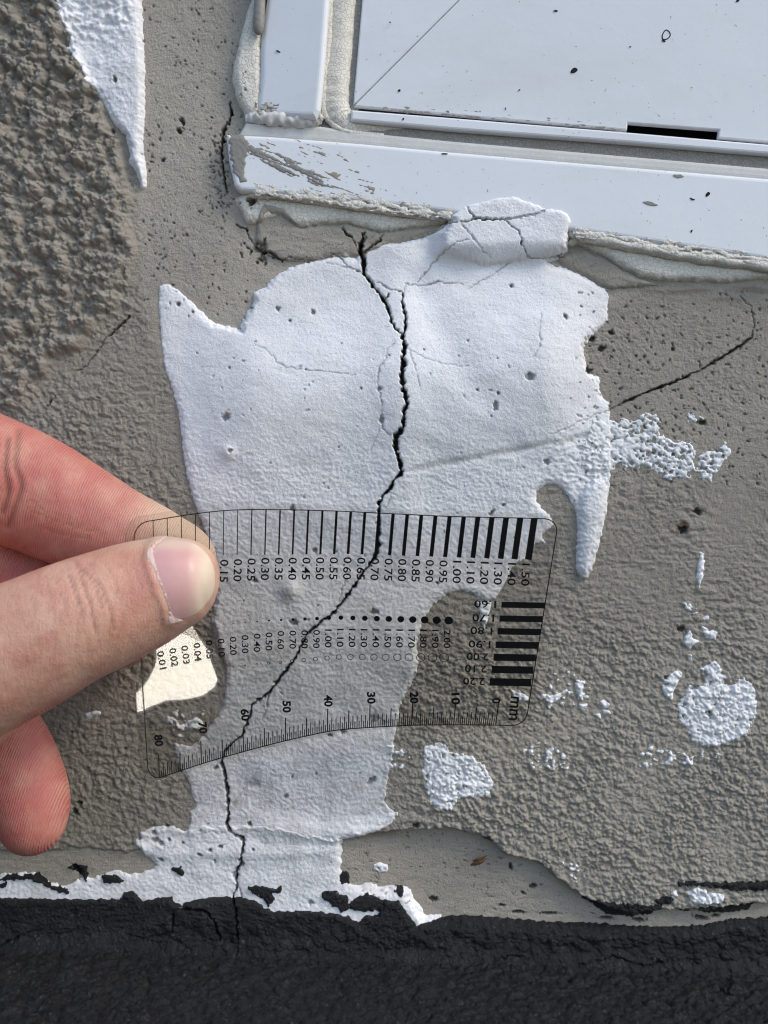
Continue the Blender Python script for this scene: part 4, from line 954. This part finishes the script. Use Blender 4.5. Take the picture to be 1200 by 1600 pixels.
INK = 0.13
class Ink:
    """flat print laid on the bent film; everything is given in pixels"""
    def __init__(s): s.V = []; s.F = []
    def add(s, xy, faces):
        b = len(s.V); s.V += [tuple(p) for p in xy]; s.F += [tuple(i + b for i in f) for f in faces]
    def strip(s, a, b, w, n=6):
        a = np.array(a, float); b = np.array(b, float); t = (b - a) / np.linalg.norm(b - a); nn = np.array([-t[1], t[0]]) * w / 2
        pts = []
        for i in range(n + 1):
            p = a + (b - a) * i / n; pts += [p - nn, p + nn]
        s.add(pts, [(2 * i, 2 * i + 1, 2 * i + 3, 2 * i + 2) for i in range(n)])
    def path(s, pts, w, closed=False):
        p = np.array(pts, float)
        t = (np.roll(p, -1, 0) - np.roll(p, 1, 0)) if closed else np.gradient(p, axis=0)
        t /= np.linalg.norm(t, axis=1)[:, None]; nn = np.stack([-t[:, 1], t[:, 0]], 1) * w / 2
        out = []
        for q_, n_ in zip(p, nn): out += [q_ - n_, q_ + n_]
        k = len(p); m_ = k if closed else k - 1
        s.add(out, [(2 * i, 2 * i + 1, 2 * ((i + 1) % k) + 1, 2 * ((i + 1) % k)) for i in range(m_)])
    def disc(s, x, y, r, n=20, ry=None):
        an = np.linspace(0, 2 * math.pi, n, endpoint=False)
        s.add([(x + r * math.cos(t), y + (ry or r) * math.sin(t)) for t in an], [tuple(range(n))])
    def text(s, string, x, y, length, height, ang, bold=0.0):
        """centred on x, y; ang: direction of reading in picture degrees (y down)"""
        cu = bpy.data.curves.new('glyphs', 'FONT'); cu.body = string; cu.resolution_u = 3; cu.offset = bold
        o = bpy.data.objects.new('glyphs', cu); col.objects.link(o)
        dg = bpy.context.evaluated_depsgraph_get()
        me = bpy.data.meshes.new_from_object(o.evaluated_get(dg))
        co = np.empty(len(me.vertices) * 3, np.float32); me.vertices.foreach_get('co', co); co = co.reshape(-1, 3)[:, :2].astype(float)
        fs = [tuple(p.vertices) for p in me.polygons]
        bpy.data.objects.remove(o); bpy.data.curves.remove(cu); bpy.data.meshes.remove(me)
        lo, hi = co.min(0), co.max(0)
        co = (co - (lo + hi) / 2) / (hi - lo) * np.array([length, height])
        a_ = math.radians(ang); ca, sa = math.cos(a_), math.sin(a_)
        # reading dir (ca, sa); glyph up = (sa, -ca)
        s.add(np.stack([x + co[:, 0] * ca + co[:, 1] * sa, y + co[:, 0] * sa - co[:, 1] * ca], 1), fs)
    def build(s, name):
        p = np.array(s.V)
        d = card_d(p[:, 0], p[:, 1]) + INK
        return mesh_obj(name, P(p[:, 0], p[:, 1], d), s.F, M_INK, card, False)

ink = Ink()                                           # border line
bd = []
def arc(u0, v0, ru, rv, a0, a1): return [(u0 + ru * math.cos(t), v0 + rv * math.sin(t)) for t in np.linspace(math.radians(a0), math.radians(a1), 9)]
ru, rv = 0.034, 0.062
uvp = arc(ru, rv, ru, rv, 180, 270) + [(u, 0) for u in np.linspace(.06, .94, 60)] + arc(1 - ru, rv, ru, rv, 270, 360) + [(1, v) for v in np.linspace(.1, .9, 24)] + arc(1 - ru, 1 - rv, ru, rv, 0, 90) + [(u, 1) for u in np.linspace(.94, .06, 60)] + arc(ru, 1 - rv, ru, rv, 90, 180) + [(0, v) for v in np.linspace(.9, .1, 24)]
uvp = np.array(uvp)
bx_, by_ = card_px(uvp[:, 0], uvp[:, 1])
ink.path(np.stack([bx_, by_], 1), 1.5, True); ink.build('border_line')

VALS = ['1.50', '1.40', '1.30', '1.20', '1.10', '1.00', '0.95', '0.90', '0.85', '0.80', '0.75', '0.70', '0.65', '0.60', '0.55', '0.50', '0.45', '0.40', '0.35', '0.30', '0.25', '0.20', '0.15', '0.10', '0.08', '0.06', '0.04', '0.02']
lines = Ink(); nums = Ink()
for k, s_ in enumerate(VALS):
    xt = 835 - 22.07 * k; xb = 825.5 - 21.67 * k
    yt = float(sm_interp(np.array([xt]), TOPX, TOPY)[0])
    yb = float(np.interp(xb, [200, 348.7, 545, 825.5], [880, 867.5, 865.5, 874.5]))
    if k > 22: yb = yt + 66
    lines.strip((xt, yt), (xb, yb), max(1.3, float(s_) * 6.9), 8)
    if k <= 22:
        nums.text(s_, 821 - 21.41 * k, float(np.interp(821 - 21.41 * k, [350, 415, 545, 693, 821], [892, 889, 888, 893, 898])), 35, 13.0, 92, 0.012)
for k, s_ in enumerate(['1.60', '1.70', '1.80', '1.90', '2.00', '2.10', '2.20']):
    f_ = k / 6
    yb = [945.5, 967, 987, 1008, 1027.5, 1046.5, 1066][k]
    lines.strip((783.5 - 18.5 * f_, yb - .6), (852 - 22 * f_, yb + .6), 9.2 + 2.6 * f_, 6)
    nums.text(s_, 758 - 17.4 * f_, yb - 1.4, 34, 11.5, 182, 0.012)
lines.build('width_line_set')
dots = Ink(); rings = Ink()
DV = ['2.00', '1.90', '1.80', '1.70', '1.60', '1.50', '1.40', '1.30', '1.20', '1.10', '1.00', '0.90', '0.80', '0.70', '0.60', '0.50', '0.40', '0.30', '0.20', '0.10', '0.05', '0.04', '0.03', '0.02', '0.01']
for k, s_ in enumerate(DV):
    x = 701 - 18.7 * k; v_ = float(s_)
    if k < 19:
        dots.disc(x, float(np.interp(x, [345, 383, 421, 530, 701], [976, 972.5, 969.5, 965, 969.6])), max(0.9, v_ * 3.35), 20, max(.9, v_ * 3.1))
        xr = 694 - 18.3 * k; yr = float(np.interp(xr, [345, 402, 530, 694], [1044, 1037.8, 1026.5, 1027.6]))
        an = np.linspace(0, 2 * math.pi, 24, endpoint=False); R_ = max(.9, v_ * 3.6)
        if v_ >= 0.3: rings.path([(xr + R_ * math.cos(t), yr + R_ * .92 * math.sin(t)) for t in an], 0.95, True)
        else: rings.disc(xr, yr, 1.0, 8)
    xl = 698.6 - 18.56 * k
    nums.text(s_, xl, float(np.interp(xl, [252, 270, 289, 307, 327, 346, 383, 440, 496, 531, 698]
, [1031.4, 1027.3, 1023, 1019, 1014.8, 1012, 1006.6, 1000, 998.5, 996.7, 998.5])), 28.5, 10.6, float(np.interp(xl, [252, 400], [80, 91])), 0.012)
dots.build('dot_scale'); rings.build('ring_scale')
ruler = Ink()
for k in range(161):
    mm = k / 2
    xr = 774.5 - 525.5 * mm / 80
    yb = float(sm_interp(np.array([xr]), BOTX, BOTY)[0])
    L = 11 if k % 2 else 20
    if k % 10 == 0: L = 28
    if k % 20 == 0: L = 36
    lean = float(np.interp(xr, [249, 320, 600, 775], [-.6, -.5, .5, 2.6]))
    ruler.strip((xr, yb), (xr + lean * L / 20, yb - L), 1.6 if k % 10 == 0 else 1.25, 3)
ruler.build('millimetre_scale')
for s_, x, y in [('0', 775.5, 1095), ('10', 712, 1092), ('20', 647, 1090), ('30', 580, 1090.5), ('40', 513, 1095), ('50', 448, 1104.3), ('60', 383, 1117), ('70', 317, 1137), ('80', 248, 1157)]:
    nums.text(s_, x, y, 18.5 if len(s_) == 2 else 8.5, 13.5, 88 if x > 400 else 84, 0.035)
nums.text('mm', 803, 1107, 37, 13.5, 96, 0.015)
nums.build('printed_numerals')

# ------------------------------------------------------------------ the hand
def sweep(st, nseg=36, n=7, pw=2.0):
    """stations (px, py, half width px, depth mm, depth radius mm) -> closed tube"""
    p = spline(st, n)
    p[:, 2] = np.maximum(p[:, 2], 1.0); p[:, 4] = np.maximum(p[:, 4], 0.3)
    C = P(p[:, 0], p[:, 1], p[:, 3]) * 1000
    T = np.gradient(C, axis=0); T /= np.linalg.norm(T, axis=1)[:, None]
    out = np.array([0, -1.0, 0])
    side = np.cross(T, out); side /= np.linalg.norm(side, axis=1)[:, None]
    fr = np.cross(side, T)
    V = []
    for i in range(len(C)):
        hw = p[i, 2] * (D - p[i, 3]) / F
        for k in range(nseg):
            an = 2 * math.pi * k / nseg; ca, sa = math.cos(an), math.sin(an)
            V.append(C[i] + side[i] * hw * np.sign(ca) * abs(ca) ** (2 / pw) + fr[i] * p[i, 4] * np.sign(sa) * abs(sa) ** (2 / pw))
    fs = [(i * nseg + k, i * nseg + (k + 1) % nseg, (i + 1) * nseg + (k + 1) % nseg, (i + 1) * nseg + k) for i in range(len(C) - 1) for k in range(nseg)]
    fs += [tuple(range(nseg))[::-1], tuple((len(C) - 1) * nseg + k for k in range(nseg))]
    return np.array(V), fs

THUMB = [(341, 904, 4, 41, 1), (338, 904, 24, 41, 4.5), (330, 904, 42, 41, 7), (314, 905, 59, 41, 8.6), (292, 908, 69, 41.3, 9.6), (262, 915, 78, 41.8, 10.3), (220, 930, 87, 42.5, 11), (160, 954, 94, 44, 12), (100, 979, 99, 45.5, 12.5), (40, 1009, 106, 46.5, 12.5), (-40, 1045, 114, 47, 13), (-140, 1080, 135, 45, 15), (-260, 1110, 165, 42, 17), (-380, 1120, 170, 40, 17)]
INDEX = [(328, 893, 4, 20.5, 1), (323, 889, 22, 20.5, 4), (311, 880, 37, 20.5, 6.2), (288, 868, 50, 20.5, 7.6), (250, 857, 62, 20.3, 8.4), (182, 833, 74, 20, 9.2), (117, 804, 85, 20.5, 9.6), (57, 774, 92, 22, 10), (0, 750, 96, 24, 10.2), (-80, 722, 100, 27, 10.5), (-180, 700, 104, 31, 11), (-330, 730, 116, 34, 12.5), (-480, 840, 140, 36, 13)]
MIDDLE = [(226, 1028, 4, 9, 1), (221, 1024, 20, 9, 4), (208, 1014, 36, 9, 6), (180, 999, 50, 9, 7.5), (130, 972, 62, 9.5, 8), (60, 930, 72, 10.5, 8.2), (-20, 885, 78, 13, 8.5), (-120, 835, 86, 20, 9.5), (-230, 810, 96, 28, 11), (-350, 830, 120, 33, 12), (-500, 920, 140, 36, 13)]
RING = [(50, 1333, 4, 27, 1), (50, 1329, 24, 27, 4), (50, 1314, 42, 27, 6.4), (49, 1286, 56, 27, 7.8), (44, 1250, 65, 26.5, 8.4), (28, 1208, 69, 25.5, 8.6), (2, 1160, 71, 24, 8.8), (-40, 1105, 74, 21, 9), (-110, 1040, 80, 19, 9.4), (-210, 970, 90, 24, 11), (-340, 930, 118, 31, 12), (-500, 980, 140, 35, 13)]
PINKY = [(-62, 1352, 4, 25, 1), (-62, 1346, 24, 25, 4), (-66, 1318, 42, 25, 6.6), (-90, 1260, 52, 25, 7.4), (-130, 1190, 58, 23, 8), (-190, 1110, 66, 22, 8.6), (-270, 1050, 78, 25, 9.6), (-380, 1020, 100, 30, 11.5), (-520, 1050, 130, 34, 12)]
PALM = [(-240, 900, 60, 36, 6), (-290, 905, 200, 36, 12), (-380, 920, 255, 36, 14.5), (-520, 950, 275, 37, 15.5), (-680, 985, 260, 38, 16), (-820, 1015, 215, 38, 16.5), (-960, 1045, 195, 38, 17), (-1200, 1100, 205, 38, 20), (-1600, 1190, 240, 38, 26), (-2100, 1300, 270, 38, 32), (-2130, 1306, 120, 38, 15)]
allV, allF = [], []
for st in (THUMB, INDEX, MIDDLE, RING, PINKY, PALM):
    v_, f_ = sweep(st)
    b0 = sum(len(q_) for q_ in allV)
    allV.append(v_); allF += [tuple(i + b0 for i in ff) for ff in f_]
tmp = mesh_obj('hand_parts', np.vstack(allV) / 1000, allF)
rm = tmp.modifiers.new('r', 'REMESH'); rm.mode = 'VOXEL'; rm.voxel_size = 0.00062; rm.use_smooth_shade = True
smo = tmp.modifiers.new('s', 'SMOOTH'); smo.factor = 0.5; smo.iterations = 5
dg = bpy.context.evaluated_depsgraph_get()
me = bpy.data.meshes.new_from_object(tmp.evaluated_get(dg))
bpy.data.objects.remove(tmp)
nv = len(me.vertices)
co = np.empty(nv * 3, np.float32); me.vertices.foreach_get('co', co); co = co.reshape(-1, 3).astype(float)
no = np.empty(nv * 3, np.float32); me.vertices.foreach_get('normal', no); no = no.reshape(-1, 3).astype(float)
# picture position of every vertex
mm_ = co * 1000; Xc = mm_[:, 0] * CR + (mm_[:, 2] - ZOFF) * SR; Zc = -mm_[:, 0] * SR + (mm_[:, 2] - ZOFF) * CR; dv = -mm_[:, 1]
vx = Xc / (D - dv) * F + 600; vy = 800 - Zc / (D - dv) * F
facing = np.clip(-no[:, 1] * 1.5, 0, 1)
is_thumb = (dv > 30) & (vx > -420) & (vy > np.interp(vx, [-420, -90, 0, 80, 150, 230, 290, 345], [1000, 925, 893, 866, 841, 826, 826, 850])) & (vy < np.interp(vx, [-420, -120, 0, 40, 90, 150, 210, 250], [1330, 1229, 1167, 1124, 1098, 1067, 1036, 1010]))
def line_d(pts):
    p = spline(pts, 6); best = np.full(nv, 1e9)
    for a_, b_ in zip(p[:-1], p[1:]):
        e_ = b_ - a_; L = (e_ ** 2).sum() + 1e-9
        t = np.clip(((vx - a_[0]) * e_[0] + (vy - a_[1]) * e_[1]) / L, 0, 1)
        best = np.minimum(best, np.hypot(vx - a_[0] - t * e_[0], vy - a_[1] - t * e_[1]))
    return best
CRE = np.zeros(nv); disp = np.zeros(nv)
def crease(pts, w, depth, sel, cs=0.5):
    d_ = line_d(pts); g_ = np.exp(-(d_ / w) ** 2) * facing * sel
    np.maximum(CRE, cs * g_, out=CRE)
    disp[:] -= depth * g_ - 0.25 * depth * np.exp(-((d_ - 2.4 * w) / (1.2 * w)) ** 2) * facing * sel
th = is_thumb.astype(float); idx = (~is_thumb & (vy < 900) & (vx > -400)).astype(float); low = (~is_thumb & (vy > 1090) & (vx < 130)).astype(float)
for pts in ([(119, 878), (124, 892), (130, 917), (140, 942), (147, 973), (151, 992)], [(150, 905), (158, 920), (167, 940), (174, 962), (177, 985)], [(128, 890), (142, 905), (152, 925), (160, 948)], [(108, 900), (117, 925), (126, 950), (130, 975)]):
    crease(pts, 2.4, 0.20, th, 0.42)
for pts in ([(190, 885), (200, 905), (207, 930)], [(140, 880), (150, 900), (163, 930), (170, 955), (172, 1000)], [(104, 880), (110, 905), (118, 940), (121, 980), (118, 1010)], [(70, 900), (80, 940), (86, 990), (84, 1030)], [(165, 880), (178, 905), (188, 940)], [(112, 940), (124, 965), (136, 1000), (140, 1030)], [(50, 930), (56, 970), (58, 1010)], [(225, 860), (222, 875), (228, 895), (238, 920)], [(248, 940), (252, 960), (252, 980)], [(90, 905), (98, 935), (104, 965)], [(205, 880), (215, 900), (222, 925)], [(180, 1000), (188, 985), (192, 960)]):
    crease(pts, 2.0, 0.10, th, 0.18)
for pts in ([(30, 672), (27, 693), (23, 727), (32, 757), (24, 787), (12, 822)], [(12, 690), (8, 730), (12, 770), (4, 800)]):
    crease(pts, 4.5, 0.42, idx, 0.6)
for pts in ([(43, 795), (83, 812), (133, 826), (165, 832)], [(60, 822), (100, 836), (140, 842)], [(46, 780), (70, 798), (110, 810)]):
    crease(pts, 1.6, 0.16, idx, 0.25)
# nail bed is sunk a little and a fold stands round it
NAIL = [(262, 843), (246, 851), (237, 868), (242, 892), (252, 918), (261, 944), (268, 966), (282, 968), (302, 962), (318, 949), (331, 930), (336, 908), (333, 884), (322, 864), (304, 850), (283, 844)]
nsd = poly_sd(vx, vy, spline(NAIL, 5, True))
front_th = th * (no[:, 1] < 0)
disp += front_th * (0.35 * np.exp(-((nsd + 8) / 6.0) ** 2) * sstep(300, 250, vx) - 0.25 * sstep(-2, 5, nsd))
co = co + no * (disp / 1000)[:, None]
me.vertices.foreach_set('co', co.astype(np.float32).ravel())
botline = np.interp(vx, [-420, -120, 0, 40, 90, 150, 210, 250], [1326, 1225, 1163, 1120, 1094, 1063, 1032, 1006])
below = sstep(-14, 12, vy - botline) * (vx > -400)
lowr = np.maximum(below, (~is_thumb & (vy > 845) & (vx > -400)).astype(float))
blot = 0.75 + 0.5 * fbm(vx / 40, vy / 40, 601, 3)
red = np.clip((idx * sstep(330, 200, vx) * (0.6 + 0.4 * sstep(240, 130, vx)) + 1.1 * lowr * (1 - idx)) * blot, 0, 1)
red = red * (0.3 + 0.7 * sstep(-300, -60, vx))
red = np.maximum(red, 0.42 * th * np.exp(-((vx - 218) / 30.0) ** 2 - ((vy - 915) / 55.) ** 2))
red = np.maximum(red, 0.30 * th * (vx < 235) * sstep(-.1, .5, fbm(vx / 35, vy / 35, 603, 3)))
pale = np.clip(idx * sstep(190, 270, vx) * 0.75 + th * 0.55 * sstep(868, 842, vy - 0.0 * vx) * sstep(120, 200, vx), 0, 0.8)
ridges = np.clip(idx + low, 0, 1)
for nm, a_ in (('redness', red), ('pale', pale), ('crease', np.clip(CRE, 0, 0.7)), ('ridges', ridges)):
    at = me.attributes.new(nm, 'FLOAT', 'POINT'); at.data.foreach_set('value', a_.astype(np.float32))
me.polygons.foreach_set('use_smooth', np.ones(len(me.polygons), bool))
me.materials.clear(); me.materials.append(M_SKIN); me.update(); me.name = 'person'
hand = link(bpy.data.objects.new('person', me))
tag(hand, 'bare hand pinching the clear gauge card between thumb and index finger', 'hand')

# thumbnail and dry cuticle, laid on the thumb
polys = np.empty(len(me.polygons) * 4, np.int32) if all(len(p.vertices) == 4 for p in me.polygons) else None
bvh = BVHTree.FromPolygons([Vector(v) for v in co], [tuple(p.vertices) for p in me.polygons])
CAM = Vector((0, -D / 1000, ZOFF / 1000))
def on_hand(px, py):
    tgt = Vector(P(px, py, 0.0)); dr = (tgt - CAM).normalized()
    h = bvh.ray_cast(CAM, dr)
    return h[0], h[1]
def overlay(name, outline, mat, parent, rise, step, drop=0.35, edge=5.0, wob=0.0, attrs=None):
    p = spline(outline, 5, True)
    xa = np.arange(p[:, 0].min() - 4, p[:, 0].max() + 4, step); ya = np.arange(p[:, 1].min() - 4, p[:, 1].max() + 4, step)
    X, Y = np.meshgrid(xa, ya)
    sd = poly_sd(X, Y, p) + wob * perlin(X / 4, Y / 4, 501)
    keep = sd > -step * 1.5
    V = np.zeros(X.shape + (3,)); ok = np.zeros(X.shape, bool)
    for i in range(X.shape[0]):
        for j in range(X.shape[1]):
            if keep[i, j]:
                h, n_ = on_hand(X[i, j], Y[i, j])
                if h is None or -h.y * 1000 < 32: continue
                u = min(1, max(0, sd[i, j] / edge))
                o_ = rise * math.sqrt(1 - (1 - u) ** 2) if sd[i, j] > 0 else sd[i, j] * drop
                V[i, j] = h + n_ * (o_ / 1000); ok[i, j] = True
    used, f = clear_cells(ok, None)
    return mesh_obj(name, V.reshape(-1, 3)[used], f, mat, parent, True, {k: fn(X, Y).ravel()[used] for k, fn in (attrs or {}).items()})
nail = overlay('thumbnail', NAIL, M_NAIL, hand, 0.33, 2.0, 0.12, 10, 0, dict(tip=lambda X, Y: np.clip(sstep(286, 322, X + 0.10 * (Y - 905)) + 0.6 * sstep(868, 852, Y), 0, 1), violet=lambda X, Y: 0.22 * np.exp(-((X - 262 - 0.25 * (Y - 905)) / 14.) ** 2) * sstep(850, 875, Y)))
nail['label'] = 'short pink thumbnail with a pale tip'
CUT = [(265, 833), (258, 841), (247, 848), (240, 857), (241, 867), (248, 880), (258, 900), (268, 920), (273, 940), (273, 958), (283, 966), (281, 973), (270, 975), (263, 970), (264, 955), (258, 935), (249, 912), (240, 890), (231, 874), (229, 864), (235, 854), (246, 844), (257, 836)]
cut = overlay('cuticle', CUT, M_CUTICLE, nail, 0.26, 1.2, 0.2, 7, 3.0)
cut['label'] = 'dry white cuticle edge'

# ------------------------------------------------------------------ splinters on the wall foot
def splinter(pts, label):
    o = tube('wood_splinter', pts, M_WOOD, None, 6, 0.6, 0.3, 3)
    tag(o, label, 'splinter')
splinter([(735, 1352, 0.2, .15), (743, 1349, .6, .55), (752, 1346, .9, .5), (760, 1341, .9, .1)], 'thick brown splinter stuck in the smooth recess at the wall foot')
splinter([(738, 1345, 0.4, .1), (747, 1343, .9, .4), (762, 1336, 1.2, .1)], 'thin brown splinter lying over the thicker one at the wall foot')
